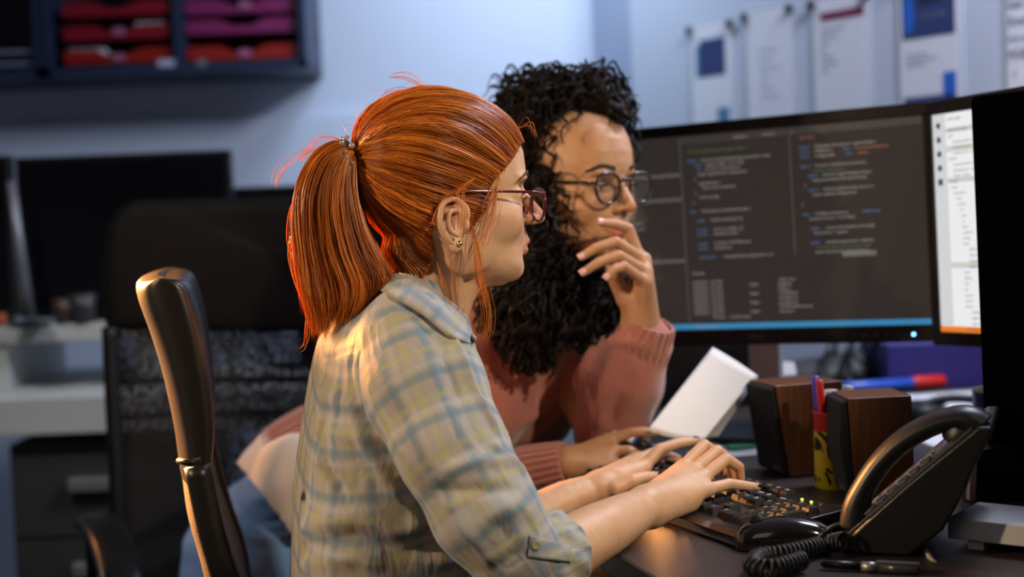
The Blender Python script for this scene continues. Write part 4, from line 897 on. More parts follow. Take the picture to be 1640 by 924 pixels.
def hand_piece(wrist, fingers, palm, arm, h=.0011, rw=.024):
    """fingers: list of point lists (from the knuckle) with radii; palm: extra ellipsoids; arm: chain"""
    allp = np.concatenate([np.array(arm[0][-2:])]+[np.array(f[0]) for f in fingers]); lo = allp.min(0)-.04; hi = allp.max(0)+.04
    A = np.array(arm[0]); lo = np.minimum(lo, A.min(0)-.06); hi = np.maximum(hi, A.max(0)+.06)
    return lo, hi
def fast_mesh(name, V, Q, m, parent, smooth=True):
    me = bpy.data.meshes.new(name); V = np.asarray(V, np.float32); Q = np.asarray(Q, np.int32); k = Q.shape[1]
    me.vertices.add(len(V)); me.vertices.foreach_set('co', V.ravel()); me.loops.add(Q.size); me.loops.foreach_set('vertex_index', Q.ravel())
    me.polygons.add(len(Q)); me.polygons.foreach_set('loop_start', np.arange(0, Q.size, k, dtype=np.int32)); me.polygons.foreach_set('loop_total', np.full(len(Q), k, np.int32))
    me.update(calc_edges=True); me.validate(); me.materials.append(m); me.polygons.foreach_set('use_smooth', np.full(len(me.polygons), smooth))
    o = bpy.data.objects.new(name, me); COL.objects.link(o)
    if parent:
        o.parent = parent; M = Matrix(); r = parent; ch = []
        while r: ch.append(r); r = r.parent
        for r in ch[::-1]: M = M @ r.matrix_parent_inverse @ Matrix.LocRotScale(r.location, r.rotation_euler, r.scale)
        o.matrix_parent_inverse = M.inverted()
    return o
def strands(name, paths, rad, m, parent, hv, taper=True, seg=3):
    """paths (N, K, 3): one thin closed tube per hair"""
    N, K, _ = paths.shape; t = np.gradient(paths, axis=1); t /= np.linalg.norm(t, axis=2, keepdims=True)+1e-12
    ref = np.where(np.abs(t[..., 2:3]) < .9, np.array([0, 0, 1.]), np.array([1., 0, 0])); u = np.cross(t, ref); u /= np.linalg.norm(u, axis=2, keepdims=True)+1e-12
    for i in range(1, K):      # keep the frame from flipping
        v = u[:, i-1]-t[:, i]*np.sum(u[:, i-1]*t[:, i], 1, keepdims=True); u[:, i] = v/(np.linalg.norm(v, axis=1, keepdims=True)+1e-12)
    w_ = np.cross(t, u); s = np.linspace(0, 1, K); pr = (np.clip((1-s)*6, .12, 1) if taper else np.ones(K))
    r = np.asarray(rad).reshape(-1, 1)*pr[None]; V = np.empty((N, K, seg, 3))
    for j in range(seg): a = 2*pi*j/seg; V[:, :, j] = paths+(u*cos(a)+w_*sin(a))*r[..., None]
    base = np.arange(N)[:, None, None]*K*seg+np.arange(K-1)[None, :, None]*seg; j = np.arange(seg)[None, None]; j2 = (j+1) % seg
    Q = np.stack([base+j, base+j2, base+seg+j2, base+seg+j], -1).reshape(-1, 4)
    o = fast_mesh(name, V.reshape(-1, 3), Q, m, parent); attr(o, 'hv', np.repeat(hv, K*seg)); return o
def hair_mat(name, dark, bright, rough=.38, trans=.3, tcol=None):
    m = bpy.data.materials.new(name); m.use_nodes = True; nt = m.node_tree; b = nt.nodes['Principled BSDF']; b.inputs['Roughness'].default_value = rough; b.inputs['Specular IOR Level'].default_value = .6
    a = _n(nt, 'Attribute', attribute_name='hv'); x = _n(nt, 'Mix', data_type='RGBA'); x.inputs[6].default_value = (*dark, 1); x.inputs[7].default_value = (*bright, 1)
    nt.links.new(a.outputs['Fac'], x.inputs[0]); nt.links.new(x.outputs[2], b.inputs['Base Color'])
    if trans:
        tr = _n(nt, 'BsdfTranslucent'); ms_ = _n(nt, 'MixShader'); ms_.inputs[0].default_value = trans
        if tcol: tr.inputs[0].default_value = (*tcol, 1)
        else: nt.links.new(x.outputs[2], tr.inputs[0])
        nt.links.new(b.outputs[0], ms_.inputs[1]); nt.links.new(tr.outputs[0], ms_.inputs[2]); nt.links.new(ms_.outputs[0], nt.nodes['Material Output'].inputs[0])
    return m
HEADH = [(z, a, (b if z > -.02 else min(b, np.interp(z, [-.085, -.06, -.045, -.03, -.012], [-.048, -.060, -.066, -.071, -.074]))), (w_ if z > -.02 else max(w_, .050)), (m_ if z > -.02 else 0)) for z, a, b, w_, m_ in HEAD]
zz_h, (xf_h, xb_h, wd_h, xm_h) = smooth_tab(HEADH, 260, 4)
def skull_in(p):
    z = p[..., 2]; zc_ = np.clip(z, zz_h[0], zz_h[-1]); F_ = np.interp(zc_, zz_h, xf_h); B = np.interp(zc_, zz_h, xb_h); W = np.interp(zc_, zz_h, wd_h); M = np.interp(zc_, zz_h, xm_h)
    dx = p[..., 0]-M; a = np.where(dx > 0, F_-M, M-B); n = np.where(dx > 0, 2.15, 2.0)
    return ((np.abs(dx/a)**n+np.abs(p[..., 1]/W)**n) < 1) & (z < zz_h[-1]) & (z > zz_h[0])
HC = np.array([0, 0, .045])
def skull_R(d):
    lo = np.zeros(d.shape[:-1]); hi = np.full(d.shape[:-1], .2)
    for _ in range(18):
        m_ = (lo+hi)/2; i = skull_in(HC+d*m_[..., None]); lo = np.where(i, m_, lo); hi = np.where(i, hi, m_)
    return lo
def slerp(a, b, t):
    w0 = np.arccos(np.clip(np.sum(a*b, -1, keepdims=True), -.9999, .9999)); return (np.sin((1-t)*w0)*a+np.sin(t*w0)*b)/np.sin(w0)
from mathutils.bvhtree import BVHTree
def bvh(*objs):
    V = []; Fc = []
    for o in objs:
        n = len(V); M = o.matrix_parent_inverse; pr = o.parent; T_ = Matrix()
        ch = []
        r = o.parent
        while r: ch.append(r); r = r.parent
        for r in ch[::-1]: T_ = T_ @ r.matrix_parent_inverse @ Matrix.LocRotScale(r.location, r.rotation_euler, r.scale)
        T_ = T_ @ o.matrix_parent_inverse
        V += [T_ @ v.co for v in o.data.vertices]; Fc += [[i+n for i in p.vertices] for p in o.data.polygons]
    return BVHTree.FromPolygons(V, Fc)
def bvh_raw(V, Q): return BVHTree.FromPolygons([tuple(v) for v in V], [tuple(map(int, q)) for q in Q])
def hit(tree, px, py):
    d = fw + rt*(px-820)/F - up*(py-462)/F; d = Vector(d/np.linalg.norm(d)); h = tree.ray_cast(Vector(CO), d)
    return (np.array(h[0]), np.array(h[1])) if h[0] is not None else (None, None)
def patch(tree, corners, nx, ny, off, name, m, parent, solid=.0012, world=True, bow=None):
    """a cloth patch laid on a surface: quad in picture coordinates, dropped on the surface"""
    V = []; Fc = []; c = [np.array(x, float) for x in corners]; last = None
    for i in range(nx+1):
        for j in range(ny+1):
            s, t = i/nx, j/ny; q = c[0]*(1-s)*(1-t)+c[1]*s*(1-t)+c[2]*s*t+c[3]*(1-s)*t; h, nn_ = hit(tree, *q)
            if h is None: h, nn_ = last
            last = (h, nn_); nn_ = nn_*np.sign(nn_ @ (CO-h)); V.append(h+nn_*off)
    for i in range(nx):
        for j in range(ny): Fc.append((i*(ny+1)+j, (i+1)*(ny+1)+j, (i+1)*(ny+1)+j+1, i*(ny+1)+j+1))
    mb = MB(); mb.add(V, Fc); return mb.build(name, m, parent, smooth=True, world=world, solid=solid)
def displace(V, Q, tree, ridges):
    """ridges: (picture polyline, width, height); positive = raised fold, negative = seam or valley"""
    N = normals(V, Q); D = np.zeros(len(V))
    for pl, wdt, ht in ridges:
        pts = [hit(tree, x, y)[0] for x, y in pl]; pts = [p for p in pts if p is not None]
        if len(pts) < 2: continue
        C_ = catmull(pts, max(8, 3*len(pts))) if len(pts) > 2 else np.array(pts); d = pdist(V, C_); ends = np.minimum(np.linalg.norm(V-C_[0], axis=1), np.linalg.norm(V-C_[-1], axis=1))
        D += ht*np.exp(-(d/wdt)**2)*np.clip(ends/(2.5*wdt), .15, 1)
    return V+N*D[:, None]
def eyeball(T, e, parent, white, iris, x=.0865, z=.030, gy=0, gz=0):
    c = np.array([x, e*.032, z]); g = np.array([1, gy, gz]); g /= np.linalg.norm(g); a = np.cross(g, [0, 0, 1]); a /= np.linalg.norm(a); b = np.cross(a, g); V = []; Fc = []; fm = []; r = .0128; rings = [0, 6, 11, 17, 24, 27, 32, 45, 60, 80, 100, 130, 170]
    for k, th in enumerate(rings):
        for j in range(24):
            p = 2*pi*j/24; th_ = radians(th); rr = r*(1.03 if th < 24 else 1); V.append(T(c+rr*(g*cos(th_)+(a*cos(p)+b*sin(p))*sin(th_))))
    for k in range(len(rings)-1):
        for j in range(24): Fc.append((k*24+j, k*24+(j+1) % 24, (k+1)*24+(j+1) % 24, (k+1)*24+j)); fm.append(2 if rings[k] < 11 else (1 if rings[k] < 27 else 0))
    return mesh('eye', V, Fc, white, parent, True, world=True, mats=[white, iris, M_gloss], fm=fm)
def brow(T, e, parent, m, z=.0535, x=.112, n=150, h=.0035):
    P_ = []
    for i in range(n):
        t = rng.random(); y = .014+.038*t; zz = z+.005*sin(min(t*1.35, 1)*pi*.62)-.0075*max(0, t-.6)/.4; xx = x+.0035-.022*t**1.8
        r0 = np.array([xx, e*y, zz+rng.uniform(-1, 1)*h*(1-.6*t)]); d = np.array([-.002, e*.006, .0016*(1-1.5*t)])*rng.uniform(.8, 1.2)
        P_.append([T(r0), T(r0+d*.5+np.array([.0006, 0, 0])), T(r0+d)])
    return strands('eyebrow', np.array(P_), np.full(n, .00042), m, parent, rng.random(n))
def lashes(T, e, parent, m):
    P_ = []
    for i in range(46):
        t = i/45; a = (t-.5)*2; r0 = np.array([.0865+.0150*cos(a*.95), e*(.032+.0150*sin(a*.95)*1.05), .0325-.003*a*a]); d = np.array([.0075*cos(a), e*.0055*a+e*.001, .0028-.001*abs(a)])
        P_.append([T(r0), T(r0+d*.55+np.array([0, 0, -.0006])), T(r0+d)])
    for i in range(24):
        t = i/23; a = (t-.5)*2; r0 = np.array([.0865+.0146*cos(a*.95), e*(.032+.0146*sin(a*.95)*1.05), .0255+.002*a*a]); d = np.array([.003*cos(a), e*.002*a, -.0018])
        P_.append([T(r0), T(r0+d*.5), T(r0+d)])
    return strands('eyelashes', np.array(P_), np.full(len(P_), .00035), m, parent, np.zeros(len(P_)))
M_eyew = mat('eye_white', (.62, .58, .54), .15)
def lens_glass(name, col, a):
    m = bpy.data.materials.new(name); m.use_nodes = True; nt = m.node_tree; nt.nodes.remove(nt.nodes['Principled BSDF']); t = _n(nt, 'BsdfTransparent'); t.inputs[0].default_value = (*col, 1); g = _n(nt, 'BsdfGlossy'); g.inputs['Roughness'].default_value = .03
    x = _n(nt, 'MixShader'); x.inputs[0].default_value = a; nt.links.new(t.outputs[0], x.inputs[1]); nt.links.new(g.outputs[0], x.inputs[2]); nt.links.new(x.outputs[0], nt.nodes['Material Output'].inputs[0]); return m
def glasses(name, label, T, parent_loc, m, ml, xl, zl, cy, hw, hh, r, temple, shape=2.6, wrap=.10, tilt=.06, drop=0):
    """a thing of its own, worn on the face"""
    g = thing(name, label, 'glasses', tuple(T((.1, 0, zl))))
    def ring(e, k=1.0):
        out = []
        for i in range(48):
            a = 2*pi*i/48; cx_, sx_ = cos(a), sin(a); px_ = np.sign(cx_)*abs(cx_)**(2/shape)*hw*k; pz_ = np.sign(sx_)*abs(sx_)**(2/shape)*hh*k
            if sx_ < 0: px_ *= 1-.16*abs(sx_)
            y = cy+px_; out.append(T((xl-wrap*max(0, y-.01)**1.0*.35-tilt*(-pz_)*.8, e*y, zl+pz_+drop)))
        return out
    for e in (-1, 1):
        rm = MB().tube(ring(e), r, 10, closed=True).build('rim', m, g, smooth=True, world=True)
        R_ = ring(e, .985); mb = MB(); c = np.mean(R_, 0); mb.add(R_+[c], [(i, (i+1) % 48, 48) for i in range(48)]); mb.build('lens', ml, g, smooth=True, world=True)
        MB().tube([T((x, e*y, z)) for x, y, z in temple], [r*1.0]*len(temple), 10, ry=[r*.7]*len(temple)).build('temple', m, g, smooth=True, world=True)
        MB().tube([T((xl-.004, e*(cy+hw-.002), temple[0][2])), T((temple[0][0], e*temple[0][1], temple[0][2]))], r*1.25, 10).build('hinge', m, g, smooth=True, world=True)
    b0 = cy-hw
    MB().tube([T((xl+.001, b0+.001, zl+hh*.42)), T((xl+.003, b0*.4, zl+hh*.58)), T((xl+.003, -b0*.4, zl+hh*.58)), T((xl+.001, -b0-.001, zl+hh*.42))], r, 10).build('bridge', m, g, smooth=True, world=True)
    return g
# ================================================================== WOMAN WITH RED HAIR (seated, profile)
M_skin1 = skin('skin_fair', (.60, .365, .215), (.54, .30, .165))
C1 = P(702.5, 355, 1.80); T1, Ti1, R1 = frame(C1, radians(20))
p1 = thing('person', 'red-haired woman with ponytail and glasses in pale plaid shirt, typing', 'person', tuple(P(560, 1180, 1.80)))
rw = lambda px, py, Y: P(px, py, Y)
loc = lambda *a: Ti1(P(*a))
s = SDF((-.135, -.125, -.26), (.145, .125, .165), .0017)
head_field(s, T1, Ti1, R1, {})
n0, n1, n2 = loc(706, 395, 1.808), loc(672, 500, 1.815), loc(655, 570, 1.82)
s.cone(n0, n1, .046, .050, k=.020); s.cone(n1, n2, .050, .075, k=.03)
s.cone(loc(728, 408, 1.765), loc(718, 520, 1.775), .011, .010, k=.016)        # neck muscle
s.cone(loc(752, 440, 1.80), loc(722, 515, 1.80), .014, .016, k=.022)
V, Q = s.mesh(); V = smooth_mesh(V, Q, 2); head1 = (T1(V), Q, head_tint(V))
# right forearm and hand (near)
FR = [.0086, .0081, .0072, .0060]
def fing(pts, r=FR, k=.004): return ([P(*p) for p in pts], r, k)
wr = P(1034, 811, 1.748)
mI, mM, mR, mP = P(1092, 750, 1.852), P(1109, 755, 1.836), P(1124, 766, 1.82), P(1132, 784, 1.803)
fingers = [fing([(1092, 750, 1.852), (1128, 713, 1.885), (1150, 728, 1.905), (1157, 756, 1.915)]), fing([(1109, 755, 1.836), (1149, 722, 1.866), (1168, 738, 1.885), (1173, 764, 1.893)]),
           fing([(1124, 766, 1.82), (1163, 735, 1.845), (1183, 748, 1.862), (1186, 770, 1.868)]), fing([(1132, 784, 1.803), (1167, 775, 1.822), (1193, 778, 1.834), (1212, 780, 1.842)], [.0080, .0073, .0066, .0056]),
           fing([(1050, 806, 1.80), (1085, 792, 1.865), (1120, 782, 1.90), (1140, 772, 1.92)], [.013, .010, .0088, .0072])]
pc_ = [([wr, mI], [.020, .0108], .012), ([wr, mM], [.020, .0110], .012), ([wr, mR], [.020, .0108], .012), ([wr, mP], [.019, .0100], .012), ([P(1046, 822, 1.745), P(1105, 806, 1.788)], [.015, .0115], .014)]
arm = ([P(842, 938, 1.572), P(880, 905, 1.592), P(921, 873, 1.625), P(965, 848, 1.662), P(1002, 828, 1.705), wr], [.0375, .0375, .0365, .0335, .0290, .0240], .010)
allp = np.concatenate([np.array(arm[0])]+[np.array(f[0]) for f in fingers])
V, Q = limb_piece(allp.min(0)-.05, allp.max(0)+.03, .00135, [arm]+pc_+fingers, [(P(1040, 800, 1.742), (.012, .012, .010), .012)], it=6); handR = (V, Q, None)
def knuckle_tint(V, pts, r=.011, a=.10):
    t = np.zeros(len(V))
    for p in pts: t = np.maximum(t, a*np.exp(-(np.linalg.norm(V-p, axis=1)/r)**2))
    return t
handR = (V, Q, knuckle_tint(V, [f[0][i] for f in fingers[:4] for i in (0, 1, 3)]))
# left forearm and hand (far)
wl = P(962, 780, 1.94)
fl = [fing([(1030, 750, 1.985), (1056, 720, 2.0), (1085, 710, 2.01), (1112, 706, 2.018)], [.0090, .0085, .0075, .0062]), fing([(1030, 740, 2.005), (1062, 727, 2.03), (1084, 735, 2.045), (1090, 752, 2.05)]),
      fing([(1026, 735, 2.02), (1055, 722, 2.045), (1075, 735, 2.06), (1082, 752, 2.065)]), fing([(1018, 735, 2.035), (1042, 728, 2.06), (1060, 742, 2.07), (1066, 756, 2.075)], [.0078, .0072, .0066, .0056]),
      fing([(985, 782, 1.925), (1012, 770, 1.93), (1034, 764, 1.94), (1050, 762, 1.955)], [.0125, .0098, .0082, .0064])]
pl_ = [([wl, fl[0][0][0]], [.0175, .0110], .012), ([wl, fl[1][0][0]], [.018, .0108], .012), ([wl, fl[2][0][0]], [.018, .0100], .012), ([wl, fl[3][0][0]], [.017, .0095], .012), ([wl, fl[4][0][1]], [.016, .0098], .01)]
arml = ([P(740, 890, 1.87), P(800, 862, 1.885), P(850, 834, 1.90), P(905, 802, 1.92), wl], [.038, .0365, .0330, .0270, .0200], .010)
allp = np.concatenate([np.array(arml[0])]+[np.array(f[0]) for f in fl])
V, Q = limb_piece(allp.min(0)-.05, allp.max(0)+.03, .0014, [arml]+pl_+fl, it=5); handL = (V, Q, knuckle_tint(V, [f[0][i] for f in fl for i in (1, 3)]))
# trunk and upper arms under the clothes, thighs, so that the body is whole
lo = P(420, 1240, 1.55); s = SDF((-.42, 1.46, .35), (.46, 2.12, 1.10), .008)
s.cone(P(640, 560, 1.80), P(600, 1000, 1.80), .085, .11, k=.03); s.cone(P(655, 560, 1.68), P(840, 935, 1.572), .045, .040); s.cone(P(640, 560, 1.93), P(745, 888, 1.87), .045, .039)
s.cone(P(655, 560, 1.68), P(640, 560, 1.93), .05, .05, k=.03); s.cone(P(655, 520, 1.82), P(640, 600, 1.82), .05, .08, k=.03)
s.cone(P(600, 1050, 1.80), (.22, 1.78, .56), .12, .075, k=.04); s.cone(P(620, 1050, 1.88), (.20, 1.98, .56), .12, .075, k=.04)
V, Q = s.mesh(); V = smooth_mesh(V, Q, 3)
body1 = body_mesh('body', [head1, handR, handL, (V, Q, None)], M_skin1, p1)
# nails
M_nail = mat('nail_polish_dark', (.012, .004, .006), .08, spec=.8, coat=.5)
def nail(parent, f, upv, m, w=.0050, l=.0095, r=None):
    a = np.array(f[0][-1]); b = np.array(f[0][-2]); d = (a-b)/np.linalg.norm(a-b); n = np.array(upv, float); n -= d*(n@d); n /= np.linalg.norm(n); r = r or f[1][-1]
    mb = MB(); c = a+d*.0015+n*(r-.0008); nail_mesh(mb, c, c-d, n, w, l); return mb.build('nail', m, parent, smooth=True, world=True, solid=.0006)
nail(body1, fingers[3], (.15, -.45, 1), M_nail, .0050, .0105)
for i in (0, 1, 2): nail(body1, fingers[i], (1, -.1, .5), M_nail, .0048)
for i in (0, 1, 2, 3): nail(body1, fl[i], (-.2, .1, 1) if i == 0 else (1, 0, .4), M_nail, .0048)
nail(body1, fl[4], (.1, -.5, 1), M_nail, .005)
# eyes, brows, lashes
M_iris = mat('iris_green', (.08, .10, .05), .2); M_brow1 = hair_mat('brow_auburn', (.12, .04, .015), (.22, .08, .03), trans=0)
for e in (-1, 1): eyeball(T1, e, body1, M_eyew, M_iris, gz=-.15); brow(T1, e, body1, M_brow1); lashes(T1, e, body1, mat('lash_dark', (.02, .01, .008), .6))
# ------------------------------------------------------------------ trousers (lap under the desk)
s = SDF((-.44, 1.50, .36), (.50, 2.16, .86), .009)
s.cone(P(600, 1050, 1.80), (.26, 1.76, .57), .135, .092, k=.05); s.cone(P(620, 1050, 1.88), (.24, 1.98, .57), .135, .092, k=.05); s.cone((.26, 1.76, .57), (.28, 1.76, .46), .09, .075); s.cone((.24, 1.98, .57), (.26, 1.98, .46), .09, .075)
V, Q = s.mesh(); V = smooth_mesh(V, Q, 2); mesh('trousers', V, Q, mat('linen_pale', (.42, .38, .30), .9, bump=.4, bscale=400), p1, world=True)
# ------------------------------------------------------------------ plaid shirt
def plaid(name):
    m = mat(name, (.5, .42, .36), .85, sheen=.2); nt = m.node_tree; b = nt.nodes['Principled BSDF']; L = nt.links
    a = _n(nt, 'Attribute', attribute_name='cloth'); sp = _n(nt, 'SeparateXYZ'); L.new(a.outputs['Vector'], sp.inputs[0])
    nz = _n(nt, 'TexNoise'); nz.inputs['Scale'].default_value = 35; nz.inputs['Detail'].default_value = 4; L.new(a.outputs['Vector'], nz.inputs['Vector'])
    def stripe(out, off, half, soft, per=.052):
        x = _n(nt, 'Math', operation='ADD'); x.inputs[1].default_value = off+10*per; L.new(out, x.inputs[0])
        y = _n(nt, 'Math', operation='MODULO'); y.inputs[1].default_value = per; L.new(x.outputs[0], y.inputs[0])
        z = _n(nt, 'Math', operation='SUBTRACT'); z.inputs[1].default_value = per/2; L.new(y.outputs[0], z.inputs[0])
        q = _n(nt, 'Math', operation='ABSOLUTE'); L.new(z.outputs[0], q.inputs[0])
        r = _n(nt, 'MapRange'); r.inputs[1].default_value = half-soft; r.inputs[2].default_value = half+soft; r.inputs[3].default_value = 1; r.inputs[4].default_value = 0; L.new(q.outputs[0], r.inputs[0]); return r.outputs[0]
    base = _n(nt, 'Mix', data_type='RGBA'); base.inputs[6].default_value = (.36, .33, .31, 1); base.inputs[7].default_value = (.32, .265, .25, 1); L.new(nz.outputs[0], base.inputs[0]); cur = base.outputs[2]
    for ax in (0, 1):
        for off, half, soft, col, f in ((0, .0048, .0024, (.10, .20, .28), .62), (.0265, .0034, .0024, (.36, .37, .14), .5), (.0130, .0030, .003, (.42, .44, .42), .5)):
            st = stripe(sp.outputs[ax], off, half, soft); mu = _n(nt, 'Math', operation='MULTIPLY'); mu.inputs[1].default_value = f*(1 if ax else .95); L.new(st, mu.inputs[0])
            x = _n(nt, 'Mix', data_type='RGBA'); x.inputs[7].default_value = (*col, 1); L.new(mu.outputs[0], x.inputs[0]); L.new(cur, x.inputs[6]); cur = x.outputs[2]
    L.new(cur, b.inputs['Base Color'])
    # weave and small crumples
    n1 = _n(nt, 'TexNoise'); n1.inputs['Scale'].default_value = 34; n1.inputs['Detail'].default_value = 5; n1.inputs['Distortion'].default_value = .8; mp = _n(nt, 'Mapping'); mp.inputs['Scale'].default_value = (1, .45, 1); L.new(a.outputs['Vector'], mp.inputs[0]); L.new(mp.outputs[0], n1.inputs['Vector'])
    n2 = _n(nt, 'TexNoise'); n2.inputs['Scale'].default_value = 900; L.new(a.outputs['Vector'], n2.inputs['Vector'])
    b1 = _n(nt, 'Bump'); b1.inputs['Strength'].default_value = .8; b1.inputs['Distance'].default_value = .006; L.new(n1.outputs[0], b1.inputs['Height'])
    b2 = _n(nt, 'Bump'); b2.inputs['Strength'].default_value = .3; b2.inputs['Distance'].default_value = .0008; L.new(n2.outputs[0], b2.inputs['Height']); L.new(b1.outputs[0], b2.inputs['Normal']); L.new(b2.outputs[0], b.inputs['Normal'])
    return m
M_pl = plaid('plaid_cotton')
TC = P(645, 700, 1.80); TT, TTi, RT = frame(TC, radians(16))
rows = [(470, 612, 700, .060), (485, 585, 725, .100), (505, 552, 745, .135), (540, 526, 750, .160), (600, 508, 764, .180), (660, 494, 786, .185), (720, 482, 810, .180), (790, 470, 820, .172), (860, 464, 816, .168), (924, 460, 806, .170), (1000, 456, 800, .18), (1090, 450, 800, .19)]
tab = [((700-y)/1265, (b_-645)/1240, (a_-645)/1240, w_, 0) for y, a_, b_, w_ in rows]
zt_, (tf, tbk, tw, _) = smooth_tab([(z, f_, b_, w_, 0) for z, f_, b_, w_, _ in tab], 200, 4)
def torso(X, Y, Z):
    z = np.clip(Z, zt_[0], zt_[-1]); F_ = np.interp(z, zt_, tf); B = np.interp(z, zt_, tbk); W = np.interp(z, zt_, tw); M = (F_+B)/2; a = (F_-B)/2; dx = X-M
    n = 2.5; q = (np.abs(dx/a)**n+np.abs(Y/W)**n)**(1/n); rad = np.sqrt(dx*dx+Y*Y)+1e-6; d = rad*(1-1/np.maximum(q, 1e-3)); return np.maximum(d*.85, np.maximum(Z-zt_[-1]-.01, zt_[0]-Z))
s = SDF((-.22, -.24, -.32), (.22, .24, .22), .0036); tl_ = lambda *a: TTi(P(*a))
s.fn((-.22, -.24, -.32), (.22, .24, .22), torso, k=0)
s.cone(tl_(650, 512, 1.80), tl_(652, 545, 1.68), .045, .060, k=.04); s.cone(tl_(640, 512, 1.82), tl_(625, 545, 1.96), .045, .060, k=.04)
s.cone(tl_(702, 400, 1.81), tl_(668, 515, 1.815), .052, .054, k=.006, op='-')
V, Q = s.mesh(); V = smooth_mesh(V, Q, 3); th = np.arctan2(V[:, 1], V[:, 0]); cl_t = np.stack([th*.17, V[:, 2]+.02*np.sin(th*2), np.zeros(len(V))], 1)
Nn = normals(V, Q); q = V*np.array([9, 9, 4.]); V = V+Nn*(.0035*noise(q+5)+.0022*noise(V*np.array([26, 26, 9.])))[:, None]
W_ = TT(V); tree = bvh_raw(W_, Q)
ridg = [([(572, 548), (560, 600), (600, 690), (640, 740)], .006, -.003), ([(508, 585), (545, 566), (572, 560)], .0028, -.0035), ([(508, 590), (545, 571), (572, 565)], .0035, .0015),
    ([(530, 600), (516, 680), (512, 770)], .010, .007), ([(548, 610), (540, 680)], .007, -.005), ([(560, 640), (590, 720), (640, 790)], .009, .006), ([(500, 640), (520, 740), (560, 800)], .007, -.006), ([(520, 745), (545, 790), (545, 800)], .006, -.006),
    ([(480, 850), (560, 830), (640, 850), (700, 830)], .012, .009), ([(480, 880), (560, 862), (650, 885), (720, 880)], .009, -.007), ([(600, 780), (650, 800), (700, 860)], .010, .008), ([(640, 760), (680, 830), (690, 900)], .008, -.006),
    ([(480, 905), (560, 895), (620, 915)], .009, .007), ([(520, 690), (580, 700), (640, 690)], .010, .004), ([(510, 620), (560, 650), (600, 640)], .009, .004), ([(800, 660), (790, 740), (800, 790)], .008, .006), ([(660, 880), (720, 900), (790, 890)], .01, .007)]
W_ = displace(W_, Q, tree, ridg)
shirt = mesh('shirt', W_, Q, M_pl, p1, world=True); attr(shirt, 'cloth', cl_t)
# near sleeve
def sleeve(name, pts, rad, lo, hi, h, ridg, off, cut=None, parent=None, fold=1):
    s = SDF(lo, hi, h); s.chain(pts, rad, k=.02)
    V, Q = s.mesh(); V = smooth_mesh(V, Q, 3)
    A = np.array(pts); L = np.concatenate([[0], np.cumsum(np.linalg.norm(np.diff(A, axis=0), axis=1))]); best = np.full(len(V), 9.); vv = np.zeros(len(V)); ang_ = np.zeros(len(V)); ref = np.array([0, -1., 0])
    for i in range(len(A)-1):
        a, b = A[i], A[i+1]; ba = b-a; l = np.linalg.norm(ba); t = ((V-a)@ba)/(l*l); tc_ = np.clip(t, 0, 1); r_ = V-a-tc_[:, None]*ba; d = np.linalg.norm(r_, axis=1); m_ = d < best
        dr = ba/l; u_ = ref-dr*(ref@dr); u_ /= np.linalg.norm(u_); w2 = np.cross(dr, u_); best = np.where(m_, d, best); vv = np.where(m_, L[i]+tc_*l+(np.minimum(t, 0)*l if i == 0 else 0), vv); ang_ = np.where(m_, np.arctan2(r_@w2, r_@u_), ang_)
    cl_ = np.stack([ang_*.068+off, vv, np.zeros(len(V))], 1)
    Nn = normals(V, Q); V = V+Nn*(fold*(.0030*noise(np.stack([ang_*1.2, vv*14, 0*vv], 1)+3)+.0020*noise(V*24)))[:, None]
    if ridg: V = displace(V, Q, bvh_raw(V, Q), ridg)
    o = mesh(name, V, Q, M_pl, parent, world=True); attr(o, 'cloth', cl_); return o
sp_ = [P(656, 558, 1.68), P(680, 624, 1.645), P(724, 722, 1.602), P(776, 815, 1.577), P(826, 884, 1.575)]
A = np.array(sp_)
slR = sleeve('sleeve', sp_, [.066, .069, .0625, .0585, .0545], A.min(0)-.09, A.max(0)+.09, .0028,
    [([(690, 482), (735, 560), (768, 640), (800, 700)], .0055, .006), ([(670, 500), (720, 600), (740, 660)], .010, -.004), ([(640, 600), (680, 700), (730, 780)], .014, .004), ([(700, 760), (770, 740), (830, 745)], .008, .006), ([(690, 790), (760, 785), (845, 790)], .008, -.006),
     ([(760, 850), (800, 820), (850, 812)], .010, .005), ([(745, 800), (800, 850), (835, 900)], .010, -.004), ([(770, 900), (820, 870), (845, 840)], .008, .004), ([(720, 820), (765, 870), (790, 915)], .009, .006), ([(590, 600), (610, 660), (650, 740)], .006, .004), ([(780, 700), (820, 740), (845, 760)], .006, .005), ([(800, 915), (830, 890), (850, 880)], .006, -.006)], 0, parent=shirt)
